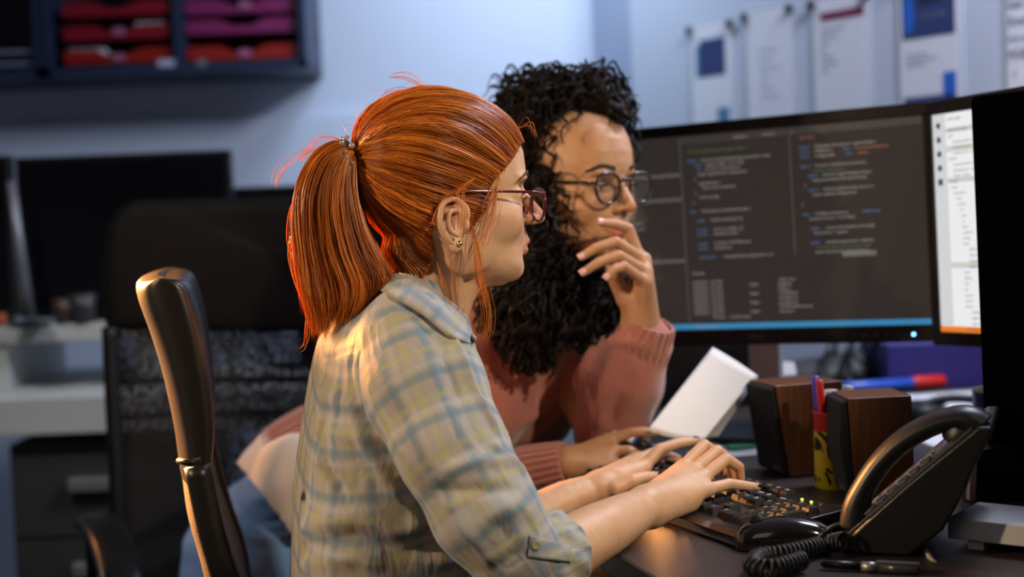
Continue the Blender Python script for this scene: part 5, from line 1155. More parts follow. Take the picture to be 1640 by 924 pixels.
# rolled cuff, an open thick band around the forearm
def cuff(name, pts, rads, m, parent, th=.004, cl=True, ripple=0, nr=0, nseg=72):
    C_ = catmull(pts, 16); rr = np.interp(np.linspace(0, 1, 16), np.linspace(0, 1, len(rads)), rads); t = np.gradient(C_, axis=0); t /= np.linalg.norm(t, axis=1)[:, None]; ref = np.array([0, 1., 0]); V = []; at_ = []; Fc = []; L = np.concatenate([[0], np.cumsum(np.linalg.norm(np.diff(C_, axis=0), axis=1))])
    order = list(range(16))+list(range(15, -1, -1))
    for q, i in enumerate(order):
        u_ = ref-t[i]*(ref@t[i]); u_ /= np.linalg.norm(u_); w2 = np.cross(t[i], u_); inner = q >= 16
        for j in range(nseg):
            a = 2*pi*j/nseg; r_ = rr[i]-(th if inner else 0)+(0 if inner else ripple*cos(a*nr))+(0 if nr else .0018*sin(a*5+i*.4)+.0012*sin(a*9-i)); V.append(C_[i]+r_*(u_*cos(a)+w2*sin(a))); at_.append((abs(((a/(2*pi)+.5) % 1)-.5)*.6+.3, L[i]+.01, 0))
    n = len(order)
    for q in range(n):
        for j in range(nseg): a = q*nseg+j; b = q*nseg+(j+1) % nseg; c = ((q+1) % n)*nseg+(j+1) % nseg; d = ((q+1) % n)*nseg+j; Fc.append((a, b, c, d))
    o = mesh(name, V, Fc, m, parent, world=True); attr(o, 'cloth', np.array(at_)); md = o.modifiers.new('sub', 'SUBSURF'); md.levels = md.render_levels = 1; return o
cf = cuff('cuff', [P(832, 905, 1.585), P(866, 893, 1.60), P(893, 882, 1.612), P(906, 876, 1.62)], [.0570, .0545, .0480, .0440], M_pl, shirt)
ctree = bvh(cf, slR)
tab_ = patch(ctree, [(846, 856), (912, 876), (914, 900), (846, 892)], 14, 8, .0025, 'roll_tab', M_pl, shirt)
attr(tab_, 'cloth', np.array([(v.co.x*1.2+.01, v.co.z*1.2, 0) for v in tab_.data.vertices]))
M_but = mat('button_olive', (.32, .28, .16), .3)
def button(px, py, tree, r=.0052, parent=shirt, m=M_but, off=.0045):
    h, n = hit(tree, px, py); n = n*np.sign(n@(CO-h)); n = n*.6+(CO-h)/np.linalg.norm(CO-h)*.4; n /= np.linalg.norm(n); Rm = Vector(n).to_track_quat('Z', 'Y').to_matrix()
    MB().lathe([(0, 0), (r, 0), (r*1.05, .0010), (r, .0018), (r*.7, .0013), (0, .0012)], tuple(h+n*off), seg=24, R=Rm).build('button', m, parent, smooth=True, world=True)
button(857, 873, ctree)
# far sleeve
sq = [P(628, 560, 1.955), P(690, 740, 1.93), P(752, 866, 1.885)]; A = np.array(sq)
sleeve('sleeve', sq, [.064, .060, .052], A.min(0)-.08, A.max(0)+.08, .005, None, .1, parent=shirt)
# collar: leaf falling from the neck, tips in front
def strip(name, up_pts, lo_pts, m, parent, solid=.0022, n=40, k=8, puff=.006, ctr=None):
    U = catmull(up_pts, n); Lw = catmull(lo_pts, n); V = []; Fc = []; at_ = []; ctr = np.array(ctr)
    for i in range(n):
        for j in range(k+1):
            t = j/k; p = U[i]*(1-t)+Lw[i]*t; o_ = p-ctr; o_[2] = 0; o_ /= np.linalg.norm(o_)+1e-9; V.append(p+o_*puff*sin(pi*t)); at_.append((i/n*.32, t*.045, 0))
    for i in range(n-1):
        for j in range(k): Fc.append((i*(k+1)+j, (i+1)*(k+1)+j, (i+1)*(k+1)+j+1, i*(k+1)+j+1))
    mb = MB(); mb.add(V, Fc); o = mb.build(name, m, parent, smooth=True, world=True, solid=solid); attr(o, 'cloth', np.array(at_)); return o
cc = P(672, 500, 1.815)
Rn = [(762, 547, 1.745), (742, 515, 1.735), (708, 478, 1.742), (670, 450, 1.750), (634, 434, 1.775), (620, 431, 1.815), (634, 434, 1.862), (672, 450, 1.892), (706, 478, 1.890), (738, 508, 1.868), (752, 540, 1.84)]
Rl = [(758, 550, 1.735), (716, 537, 1.70), (678, 508, 1.69), (638, 482, 1.70), (602, 466, 1.75), (590, 466, 1.822), (608, 468, 1.890), (650, 482, 1.925), (690, 506, 1.925), (722, 530, 1.895), (748, 545, 1.85)]
allt = bvh(shirt, slR, body1)
cu_ = catmull([(x, y, 0) for x, y in ((616, 436), (640, 434), (668, 444), (702, 470), (735, 505), (763, 543))], 44); cl_ = catmull([(x, y, 0) for x, y in ((594, 462), (616, 468), (642, 482), (680, 506), (716, 536), (758, 552))], 44)
V = []; Fc = []; at_ = []; KK = 8; last = None
for i in range(44):
    for j in range(KK+1):
        t = j/KK; q = cu_[i]*(1-t)+cl_[i]*t; h, n = hit(allt, q[0], q[1])
        if h is None or h[1] > 1.80: h = P(q[0], q[1], last if last else 1.74)
        last = h[1]; V.append(h); at_.append((i/44*.20, t*.045, 0))
V = np.array(V).reshape(44, KK+1, 3)
for _ in range(6): V[1:-1] = (V[:-2]+2*V[1:-1]+V[2:])/4; V[:, 1:-1] = (V[:, :-2]+2*V[:, 1:-1]+V[:, 2:])/4
d_ = CO-V; d_ /= np.linalg.norm(d_, axis=2, keepdims=True); V = V+d_*(.0105-.004*np.abs(np.linspace(-1, 1, KK+1))**2)[None, :, None]
for i in range(43):
    for j in range(KK): Fc.append((i*(KK+1)+j, (i+1)*(KK+1)+j, (i+1)*(KK+1)+j+1, i*(KK+1)+j+1))
mb = MB(); mb.add(V.reshape(-1, 3), Fc); collar = mb.build('collar', M_pl, shirt, smooth=True, world=True, solid=.003); attr(collar, 'cloth', np.array(at_))
cf_ = strip('collar', [P(*q) for q in Rn[5:]], [P(*q) for q in Rl[5:]], M_pl, shirt, n=40, ctr=cc, puff=.004, solid=.003)
st = [(750, 556, 1.800), (728, 530, 1.764), (700, 500, 1.752), (664, 472, 1.760), (632, 456, 1.792), (624, 454, 1.822), (638, 458, 1.858), (672, 474, 1.882), (704, 500, 1.880), (730, 530, 1.858), (748, 556, 1.815)]
strip('collar_stand', [P(x, y-8, Y) for x, y, Y in st], [P(x, y+26, Y) for x, y, Y in st], M_pl, shirt, n=60, puff=0, ctr=cc)
MB().lathe([(0, -.006), (.006, -.005), (.0085, 0), (.006, .005), (0, .006)], tuple(P(748, 556, 1.785)), seg=16, R=Matrix.Rotation(pi/2, 3, 'Y')).build('button', mat('button_pearl', (.6, .58, .5), .25), shirt, smooth=True, world=True)
ttree = bvh(shirt)
fl_ = patch(ttree, [(788, 664), (818, 704), (812, 714), (784, 700)], 8, 6, .003, 'pocket_flap', M_pl, shirt); attr(fl_, 'cloth', np.array([(v.co.x, v.co.z, 0) for v in fl_.data.vertices]))
# ------------------------------------------------------------------ glasses and earring
glasses('eyeglasses', 'burgundy-framed glasses worn by the red-haired woman', T1, None, mat('frame_burgundy', (.10, .008, .014), .12, spec=.8), lens_glass('lens_rose', (.80, .66, .70), .10),
        .1235, .0165, .0345, .0250, .0205, .00175, [(.118, .0690, .031), (.100, .0735, .0325), (.060, .0760, .0345), (.020, .0770, .0360), (-.006, .0775, .0335), (-.022, .0790, .018), (-.030, .0770, .004)], shape=2.5)
ea = T1((.0010, -.0800, -.0270)); MB().lathe([(0, -.002), (.0030, -.002), (.0038, 0), (.0030, .002), (0, .0026)], tuple(ea), seg=16, R=Matrix.Rotation(pi/2, 3, 'X')).build('stud_earring', mat('stud_gold', (.7, .5, .25), .2, metal=1), body1, smooth=True, world=True)
# ------------------------------------------------------------------ red hair
M_red = hair_mat('hair_copper', (.30, .045, .005), (1.0, .36, .045), rough=.30, trans=.38)
tie = np.array([-.112, 0, .083]); dT = tie-HC; dT /= np.linalg.norm(dT)
tabh = [(-.075, -.040), (-.06, -.028), (-.045, -.024), (-.03, -.024), (-.012, -.025), (.012, -.022), (.026, -.012), (.036, .046), (.045, .050), (.060, .068), (.075, .083), (.092, .100), (.100, .130), (.2, .13)]
th_ = np.array(tabh)
def hairy(p):
    x, y, z = p[..., 0], p[..., 1], p[..., 2]; lim = np.interp(z, th_[:, 0], th_[:, 1]); mid = np.abs(y) < .045
    a = (x < lim) & (z > -.072); side = (z > -.014) & (z < .040) & (x > .014) & (x < .020+.032*np.clip((z+.014)/.04, 0, 1)) & (np.abs(y) > .05); return a | side
N0 = 90000; d = rng.normal(size=(N0, 3)); d /= np.linalg.norm(d, axis=1)[:, None]; Rr = skull_R(d); p = HC+d*Rr[:, None]; ok = hairy(p); d = d[ok]; p = p[ok]
edge = ~hairy(p+np.array([.010, 0, -.006])) | ~hairy(p+np.array([.008, 0, .006])); keep = edge | (rng.random(len(p)) < .8); d = d[keep][:15000]; p = p[keep][:15000]
def sweep(d, K=20, lift=None, jit=1.0):
    n = len(d); t = np.linspace(0, 1, K)[None, :, None]; D = slerp(d[:, None, :], np.broadcast_to(dT, (n, 1, 3)), t**.95); D /= np.linalg.norm(D, axis=2, keepdims=True); Rk = skull_R(D)
    # angle around the tie axis gives every lock its own identity
    e1 = np.cross(dT, [0, 1, 0]); e1 /= np.linalg.norm(e1); e2 = np.cross(dT, e1); ph = np.arctan2(d@e2, d@e1)
    lock = noise(np.stack([ph*9, 0*ph, 0*ph+2], 1)); lock2 = noise(np.stack([ph*26, 0*ph, 0*ph+8], 1)); tt = t[..., 0]; topness = np.clip(D[..., 2], 0, 1)
    off = .0035+.0060*topness**.8*np.sin(pi*np.clip(tt*.85+.12, 0, 1))**.7+(.0022*lock[:, None]+.0008*lock2[:, None])*np.sin(pi*tt)**.5+rng.uniform(0, .0050, (n, 1))*jit*(.3+.7*np.sin(pi*tt))
    off += .0025*np.sin(tt*7+ph[:, None]*5+rng.uniform(0, 1.5, (n, 1)))*np.sin(pi*tt)*.6
    X = HC+D*(Rk+off)[..., None]; b = np.clip((tt-.80)/.20, 0, 1)[..., None]**1.5; end = tie+np.stack([0*ph-.004, .009*np.sin(ph), .010*np.cos(ph)], 1)[:, None, :]; X = X*(1-b)+end*b
    wob = rng.uniform(.6, 2.2, (n, 1, 1))*.0022*np.stack([noise(np.stack([ph[:, None]*14+i*7+0*tt+rng.uniform(0, .8, (n, 1)), tt*3+0*ph[:, None], 0*tt+i+0*ph[:, None]], -1)) for i in range(3)], -1)*np.sin(pi*tt)[..., None]
    return X+wob, lock, lock2
X, l1, l2 = sweep(d); n = len(X); hv = np.clip(.45+.42*l1+.12*l2+rng.normal(0, .20, n), 0, 1)
strands('hair', T1(X), rng.uniform(.00026, .00048, n), M_red, p1, hv)
# dense underlayer close to the scalp
A_, B_ = np.meshgrid(np.linspace(0, pi, 150), np.linspace(0, 2*pi, 220), indexing='ij'); D = np.stack([np.sin(A_)*np.cos(B_), np.sin(A_)*np.sin(B_), np.cos(A_)], -1); Rk = skull_R(D); pp = HC+D*Rk[..., None]; hm_ = hairy(pp) | (pp[..., 2] > .145)
Vc = T1(HC+D*(Rk+.0022+.004*np.clip(D[..., 2], 0, 1))[..., None]); idx = np.arange(150*220).reshape(150, 220); q = np.stack([idx[:-1, :-1], idx[1:, :-1], idx[1:, 1:], idx[:-1, 1:]], -1)[hm_[:-1, :-1] & hm_[1:, 1:] & hm_[1:, :-1] & hm_[:-1, 1:]]
o = fast_mesh('hair_underlayer', Vc.reshape(-1, 3), q.reshape(-1, 4), M_red, p1); attr(o, 'hv', np.full(150*220, .12))
# ponytail in three overlapping sheaves
G = [  # left edge, middle, right edge guides: picture points and depth
 [(568, 240, 1.768), (540, 226, 1.765), (500, 250, 1.76), (474, 300, 1.757), (467, 360, 1.755), (476, 440, 1.752), (492, 500, 1.75), (502, 548, 1.75)],
 [(570, 243, 1.766), (552, 236, 1.76), (522, 262, 1.755), (506, 320, 1.75), (508, 390, 1.748), (520, 450, 1.745), (526, 500, 1.742), (522, 545, 1.74)],
 [(572, 247, 1.764), (562, 248, 1.758), (550, 285, 1.752), (550, 340, 1.748), (562, 400, 1.742), (580, 450, 1.738), (575, 490, 1.735), (556, 520, 1.735)],
 [(574, 250, 1.764), (572, 262, 1.760), (574, 310, 1.756), (586, 360, 1.750), (604, 400, 1.746), (622, 428, 1.742), (630, 440, 1.74), (622, 452, 1.74)]]
GG = np.stack([catmull([P(*q) for q in g], 26) for g in G])          # 4, 26, 3
N1 = 8500; sv = rng.beta(1.05, 1.15, N1)*3; i0 = np.minimum(sv.astype(int), 2); f_ = (sv-i0)[:, None, None]; base = GG[i0]*(1-f_)+GG[i0+1]*f_
tt = np.linspace(0, 1, 26); dep = rng.uniform(-1, 1, N1); wid = np.interp(tt, [0, .12, .4, .8, 1], [.008, .022, .036, .034, .020])
base = base+np.stack([0*dep, dep, 0*dep], 1)[:, None, :]*wid[None, :, None]*np.sqrt(np.clip(1-((sv/3-.5)*1.7)**2, .1, 1))[:, None, None]
cl_id = noise(np.stack([sv*7, dep*3, 0*sv], 1)); cl2 = noise(np.stack([sv*19, dep*6, 0*sv+4], 1))
for i in range(3): base[..., i] += (.0045*noise(np.stack([sv[:, None]*6+0*tt, tt[None]*2.2+0*sv[:, None], 0*tt[None]+dep[:, None]*2+i*9], -1))+.0026*noise(np.stack([sv[:, None]*25+0*tt, tt[None]*5+0*sv[:, None], 0*tt[None]+dep[:, None]*6+i*9], -1)))*np.sin(pi*np.clip(tt*.8+.05, 0, 1))[None]
cut = rng.uniform(.80, 1.0, N1)*(1-.10*np.abs(cl_id)); ts = np.linspace(0, 1, 26)[None]*cut[:, None]*25; k0 = np.clip(ts.astype(int), 0, 24); fr = (ts-k0)[..., None]; ar = np.arange(N1)[:, None]; base = base[ar, k0]*(1-fr)+base[ar, k0+1]*fr
base[:, -8:] += (rng.normal(0, .003, (N1, 1, 3))*np.linspace(0, 1, 8)[None, :, None]**2)
strands('ponytail', base, rng.uniform(.00028, .0005, N1), M_red, p1, np.clip(.50+.42*cl_id+.15*cl2+rng.normal(0, .2, N1), 0, 1))
# loose wisps
W = [[(552, 228, 1.765), (535, 220, 1.76), (512, 222, 1.76), (490, 245, 1.76), (478, 262, 1.76)], [(758, 365, 1.722), (765, 410, 1.722), (770, 455, 1.728), (779, 495, 1.735), (780, 530, 1.735), (772, 552, 1.735)], [(755, 360, 1.722), (762, 400, 1.718), (765, 440, 1.722), (774, 470, 1.725), (778, 500, 1.728)],
     [(720, 400, 1.712), (728, 450, 1.715), (738, 480, 1.718), (735, 505, 1.72), (722, 515, 1.72)], [(700, 420, 1.712), (712, 460, 1.712), (718, 490, 1.712), (725, 510, 1.715)], [(745, 300, 1.716), (715, 318, 1.712), (700, 345, 1.712), (694, 360, 1.714)],
     [(760, 285, 1.716), (735, 305, 1.709), (738, 340, 1.709), (736, 372, 1.712)], [(684, 146, 1.79), (668, 132, 1.79), (645, 122, 1.79), (620, 122, 1.79)], [(664, 147, 1.80), (640, 143, 1.8), (615, 152, 1.8), (605, 175, 1.8)], [(830, 205, 1.80), (850, 200, 1.80), (858, 220, 1.80)],
     [(490, 300, 1.76), (468, 330, 1.758), (462, 380, 1.755), (470, 420, 1.755)], [(480, 340, 1.757), (466, 400, 1.755), (472, 450, 1.753), (486, 480, 1.75)], [(795, 300, 1.745), (788, 340, 1.735), (776, 370, 1.728), (772, 400, 1.725)], [(800, 280, 1.75), (785, 320, 1.735), (778, 355, 1.728)],
     [(515, 235, 1.76), (480, 250, 1.76), (450, 275, 1.76), (440, 300, 1.76)], [(505, 460, 1.75), (490, 510, 1.75), (486, 550, 1.75), (478, 560, 1.75)], [(640, 150, 1.80), (610, 175, 1.79), (585, 210, 1.78), (578, 230, 1.77)]]
Pw = []; hw_ = []; rw_ = []
for k, wv in enumerate(W):
    nn_ = 16 if k in (1, 12, 13) else (12 if k in (2, 5, 6) else 6); C_ = catmull([P(*q) for q in wv], 26); sp_w = .004 if k in (1, 12, 13) else .002
    for j in range(nn_): o_ = rng.normal(0, sp_w, 3); e_ = rng.normal(0, sp_w*1.2, 3); Pw.append(C_+o_*np.linspace(.2, 1, 26)[:, None]+e_*np.sin(np.linspace(0, pi, 26))[:, None]); hw_.append(.7+rng.normal(0, .15)); rw_.append(rng.uniform(.0002, .00036))
fly = 170
for k in range(fly):
    i = rng.integers(len(X)); r0 = T1(X[i])[6:16]; o_ = rng.normal(0, .010, 3); o_[2] = abs(o_[2])*(.8); C_ = catmull(r0[::3], 26)+np.sin(np.linspace(0, pi, 26))[:, None]**1.3*o_; Pw.append(C_); hw_.append(.7); rw_.append(.00016)
strands('loose_hair', np.array(Pw), np.array(rw_), M_red, p1, np.clip(np.array(hw_), 0, 1))
# beaded hair tie
ht = []
tb = MB(); tw_ = T1(tie+np.array([-.010, 0, 0])); 
ring = [T1(tie+np.array([-.006+.002*cos(a*3), .0190*cos(a), .0200*sin(a)])) for a in np.linspace(0, 2*pi, 30, endpoint=False)]
tieo = MB().tube(ring, .0035, 8, closed=True).build('hair_tie', mat('tie_dark', (.03, .02, .02), .6), p1, smooth=True, world=True)
M_bead = mat('bead_clear', (.55, .50, .52), .08, metal=.6, spec=.9)
for k in range(22):
    a = 2*pi*k/22; c = T1(tie+np.array([-.006+rng.uniform(-.007, .006), (.0235+rng.uniform(-.001, .003))*cos(a), (.0240+rng.uniform(-.001, .003))*sin(a)])); r_ = rng.uniform(.0028, .0044)
    MB().lathe([(0, -r_), (r_*.7, -r_*.7), (r_, 0), (r_*.7, r_*.7), (0, r_)], tuple(c), seg=12).build('bead', M_bead, tieo, smooth=True, world=True)
# ================================================================== WOMAN WITH DARK CURLS (leaning on the desk)
M_skin2 = skin('skin_tan', (.46, .25, .135), (.40, .20, .10))
C2 = P(913, 328, 2.245); T2, Ti2, R2 = frame(C2, radians(-49), radians(3))
p2 = thing('person', 'curly dark-haired woman in rust knit sweater and black glasses, hand at mouth', 'person', tuple(P(430, 1300, 2.45)))
loc2 = lambda *a: Ti2(P(*a))
s = SDF((-.135, -.125, -.24), (.145, .125, .165), .0019)
head_field(s, T2, Ti2, R2, {'nose': .140})
s.cone(loc2(905, 400, 2.27), loc2(870, 480, 2.31), .048, .052, k=.02); s.cone(loc2(870, 480, 2.31), loc2(850, 560, 2.34), .052, .075, k=.03)
V, Q = s.mesh(); V = smooth_mesh(V, Q, 2); head2 = (T2(V), Q, head_tint(V))
# raised left hand at the mouth
w2 = P(1027, 512, 2.135)
fing_ = lambda pts, r=FR, k=.004: fing([(x-6, y, Y) for x, y, Y in pts], r, k)
f2_ = [fing_([(1030, 412, 2.125), (1013, 366, 2.120), (990, 358, 2.105), (968, 356, 2.098)], k=.0035), fing_([(1037, 416, 2.108), (992, 387, 2.082), (960, 397, 2.075), (938, 411, 2.070)], k=.0035),
       fing_([(1040, 435, 2.094), (997, 409, 2.062), (965, 420, 2.054), (941, 436, 2.050)], k=.0035), fing_([(1040, 452, 2.086), (1005, 426, 2.052), (990, 431, 2.045), (979, 443, 2.042)], [.0080, .0074, .0068, .0058], k=.0035),
       fing_([(1008, 478, 2.115), (990, 445, 2.10), (984, 415, 2.105), (985, 395, 2.11)], [.014, .011, .0092, .0075])]
pp_ = [([w2, f2_[i][0][0]], [.0215, r_], .012) for i, r_ in enumerate((.0118, .0118, .0115, .0105))]+[([w2, f2_[4][0][0]], [.02, .014], .012)]
w2 = P(1022, 510, 2.135)
arm2 = ([P(990, 620, 2.18), P(1008, 560, 2.15), w2], [.032, .028, .0235], .012)
allp = np.concatenate([np.array(arm2[0])]+[np.array(f[0]) for f in f2_])
V, Q = limb_piece(allp.min(0)-.05, allp.max(0)+.03, .0014, [arm2]+pp_+f2_); h2 = (V, Q, knuckle_tint(V, [f[0][i] for f in f2_[:4] for i in (0, 1, 3)]))
# right hand with the pen, low on the desk
w3_ = P(912, 742, 2.11)
f3_ = [fing([(974, 706, 2.125), (1008, 694, 2.12), (1032, 692, 2.113), (1051, 693, 2.11)], [.0098, .0088, .0080, .0068]), fing([(980, 722, 2.108), (1008, 722, 2.10), (1025, 730, 2.11), (1030, 740, 2.125)]),
       fing([(974, 740, 2.10), (996, 746, 2.098), (1010, 750, 2.11), (1012, 752, 2.125)]), fing([(964, 753, 2.095), (984, 757, 2.10), (996, 758, 2.115), (998, 758, 2.13)], [.0082, .0076, .0068, .006]),
       fing([(950, 722, 2.15), (985, 716, 2.165), (1010, 706, 2.15), (1030, 704, 2.135)], [.013, .010, .0088, .0072])]
p3_ = [([w3_, f3_[i][0][0]], [.021, r_], .012) for i, r_ in enumerate((.0125, .0125, .012, .0105))]+[([w3_, f3_[4][0][0]], [.018, .013], .012)]
arm3 = ([P(800, 770, 2.16), P(860, 754, 2.13), w3_], [.034, .029, .0225], .012)
allp = np.concatenate([np.array(arm3[0])]+[np.array(f[0]) for f in f3_])
V, Q = limb_piece(allp.min(0)-.05, allp.max(0)+.03, .0015, [arm3]+p3_+f3_); h3 = (V, Q, knuckle_tint(V, [f[0][i] for f in f3_[:4] for i in (0, 1, 3)]))
s = SDF((-.62, 1.95, .30), (.30, 2.72, 1.10), .009)
hip = P(440, 900, 2.50)
s.cone(P(850, 545, 2.36), P(780, 640, 2.40), .075, .10, k=.03); s.cone(P(780, 640, 2.40), P(470, 850, 2.49), .09, .085, k=.03); s.cone(P(880, 540, 2.42), P(965, 690, 2.22), .045, .040); s.cone(P(972, 690, 2.22), P(1005, 570, 2.155), .034, .026)
s.cone(P(800, 560, 2.30), P(730, 800, 2.22), .045, .038); s.cone(P(730, 800, 2.22), P(820, 765, 2.15), .038, .032); s.cone(P(860, 540, 2.36), P(850, 480, 2.32), .05, .05)
s.cone(hip, hip+np.array([.03, .04, -.40]), .10, .075, k=.04); s.cone(hip+np.array([.02, .10, 0]), hip+np.array([.05, .14, -.40]), .10, .075, k=.04)
V, Q = s.mesh(); V = smooth_mesh(V, Q, 3)
body2 = body_mesh('body', [head2, h2, h3, (V, Q, None)], M_skin2, p2)
M_nail2 = mat('nail_pink', (.62, .36, .33), .15, spec=.6, coat=.4)
for i in (0, 1, 2, 3): nail(body2, f2_[i], (-.15, -1, .45), M_nail2, .0052, .0105)
nail(body2, f3_[0], (.1, -.9, .5), M_nail2, .005); nail(body2, f3_[1], (1, -.4, .1), M_nail2, .005)
M_iris2 = mat('iris_brown', (.035, .015, .008), .15); M_brow2 = hair_mat('brow_dark', (.012, .007, .005), (.03, .016, .010), rough=.7, trans=0)
for e in (-1, 1): eyeball(T2, e, body2, M_eyew, M_iris2, gy=.35, gz=-.12); brow(T2, e, body2, M_brow2, n=420, h=.0036, z=.0570); lashes(T2, e, body2, mat('lash_dark', (.02, .01, .008), .6))
glasses('eyeglasses', 'black tortoiseshell glasses worn by the curly-haired woman', T2, None, mat('frame_black', (.015, .010, .008), .10, spec=.8), lens_glass('lens_clear', (.92, .90, .88), .03),
        .1200, .0285, .0350, .0245, .0230, .0025, [(.115, .0660, .037), (.100, .0720, .0375), (.060, .0765, .0375), (.020, .0775, .0370), (-.006, .0780, .0335), (-.022, .0790, .018)], shape=2.3)
# ------------------------------------------------------------------ knitted sweater
def knit(name, c):
    m = mat(name, c, .9, var=.12, scale=25, sheen=.35); nt = m.node_tree; b = nt.nodes['Principled BSDF']; L = nt.links
    a = _n(nt, 'Attribute', attribute_name='cloth'); w_ = _n(nt, 'TexWave'); w_.inputs['Scale'].default_value = 60; w_.inputs['Distortion'].default_value = .6; L.new(a.outputs['Vector'], w_.inputs['Vector'])
    bp = _n(nt, 'Bump'); bp.inputs['Strength'].default_value = .5; bp.inputs['Distance'].default_value = .0015; L.new(w_.outputs[0], bp.inputs['Height']); L.new(bp.outputs[0], b.inputs['Normal']); return m
M_knit = knit('knit_rust', (.36, .125, .095))
s = SDF((-.62, 1.92, .66), (.36, 2.80, 1.12), .0050)
s.cone(P(850, 535, 2.34), P(800, 600, 2.38), .105, .135, k=.05); s.cone(P(800, 600, 2.38), P(700, 680, 2.42), .135, .13, k=.05); s.cone(P(700, 680, 2.42), P(530, 768, 2.46), .13, .112, k=.05)
s.cone(P(800, 520, 2.26), P(760, 640, 2.22), .075, .07, k=.04); s.cone(P(760, 640, 2.22), P(735, 790, 2.23), .07, .055, k=.03); s.cone(P(735, 790, 2.23), P(835, 760, 2.15), .052, .040, k=.02)
s.cone(P(915, 520, 2.42), P(985, 600, 2.30), .080, .072, k=.04); s.cone(P(985, 600, 2.30), P(982, 690, 2.215), .068, .052, k=.03); s.cone(P(982, 690, 2.205), P(997, 600, 2.165), .054, .059, k=.02); s.cone(P(997, 600, 2.165), P(1026, 550, 2.15), .059, .045, k=.02)
s.cone(P(760, 500, 2.28), P(900, 500, 2.40), .06, .06, k=.04)
s.cone(P(905, 400, 2.27), P(866, 490, 2.31), .058, .060, k=.01, op='-')
V, Q = s.mesh(); V = smooth_mesh(V, Q, 3)
keep_plane = V[:, 0]
Nn = normals(V, Q); V = V+Nn*(.006*noise(V*np.array([11, 11, 5]))+.003*noise(V*22))[:, None]
tr2 = bvh_raw(V, Q)
V = displace(V, Q, tr2, [([(830, 520), (850, 620), (830, 700)], .014, .010), ([(900, 560), (860, 640), (825, 690)], .012, .009), ([(935, 570), (900, 640), (850, 690)], .012, -.009), ([(960, 545), (930, 600), (890, 660)], .012, .010), ([(990, 560), (960, 640), (950, 690)], .012, .008), ([(1020, 590), (985, 650), (975, 690)], .010, -.008), ([(780, 480), (800, 560), (810, 640)], .014, -.008), ([(940, 550), (1000, 560), (1050, 580)], .008, -.004)])
sweater = mesh('sweater', V, Q, M_knit, p2, world=True); attr(sweater, 'cloth', V*np.array([1, 1, 1.]))
M_rib = knit('knit_rust', (.36, .125, .095)); 
cuff('cuff', [P(1018, 572, 2.155), P(1028, 550, 2.146), P(1038, 528, 2.138), P(1043, 515, 2.134)], [.0475, .0455, .0400, .0375], M_rib, sweater, th=.006, ripple=.0017, nr=22, nseg=176)
cuff('cuff', [P(806, 770, 2.155), P(850, 757, 2.135), P(890, 748, 2.118), P(909, 744, 2.111)], [.046, .0415, .0370, .0350], M_rib, sweater, th=.006, ripple=.0015, nr=22, nseg=176)
hemp = [P(545, 742, 2.46), P(508, 757, 2.465), P(476, 771, 2.47), P(460, 778, 2.47)]
cuff('hem', hemp, [.118, .114, .108, .105], M_rib, sweater, th=.008, ripple=.0022, nr=44, nseg=352)
# ------------------------------------------------------------------ white shirt tail and jeans
M_wsh = mat('shirt_white', (.66, .64, .62), .85, var=.04, scale=12, bump=.3, bscale=500, sheen=.2)
s = SDF((-.80, 2.10, .45), (-.15, 2.90, 1.0), .005); s.cone(P(530, 760, 2.46), P(480, 785, 2.47), .102, .108, k=.03); s.cone(P(480, 785, 2.47), P(460, 840, 2.48), .108, .118, k=.03); s.ell(P(478, 800, 2.37), (.075, .05, .11), k=.03)
V, Q = s.mesh(); V = smooth_mesh(V, Q, 3); Nn = normals(V, Q); V = V+Nn*(.008*noise(V*np.array([12, 12, 7]))+.003*noise(V*26))[:, None]
M_j = mat('denim_light', (.13, .30, .66), .8, var=.16, scale=18, bump=.6, bscale=700); 
# keep only the part above the slanting tail edge: drop faces below it
def px_of(V):
    q = V-CO; w_ = q@fw; return 820+F*(q@rt)/w_, 462-F*(q@up)/w_
X_, Y_ = px_of(V); lim = np.interp(X_, [380, 405, 440, 470, 520], [740, 770, 815, 855, 875]); fc = (Y_[Q].max(1) < lim[Q].mean(1)+4); mesh('shirt_tail', V, Q[fc], M_wsh, p2, world=True)
s = SDF((-.95, 2.0, .10), (-.05, 3.0, .98), .006)
s.cone(P(478, 805, 2.48), P(430, 915, 2.49), .100, .146, k=.05); s.cone(P(425, 905, 2.47), P(500, 1180, 2.42), .135, .085, k=.04); s.cone(P(415, 905, 2.60), P(470, 1250, 2.62), .13, .085, k=.04)
V, Q = s.mesh(); V = smooth_mesh(V, Q, 3); Nn = normals(V, Q); V = V+Nn*(.006*noise(V*np.array([7, 7, 16]))+.003*noise(V*np.array([14, 14, 34])))[:, None]
V = displace(V, Q, bvh_raw(V, Q), [([(370, 780), (420, 800), (470, 790)], .007, .006), ([(360, 810), (420, 835), (480, 820)], .007, -.005), ([(370, 850), (430, 865), (480, 855)], .008, .005)])
mesh('jeans', V, Q, M_j, p2, world=True)
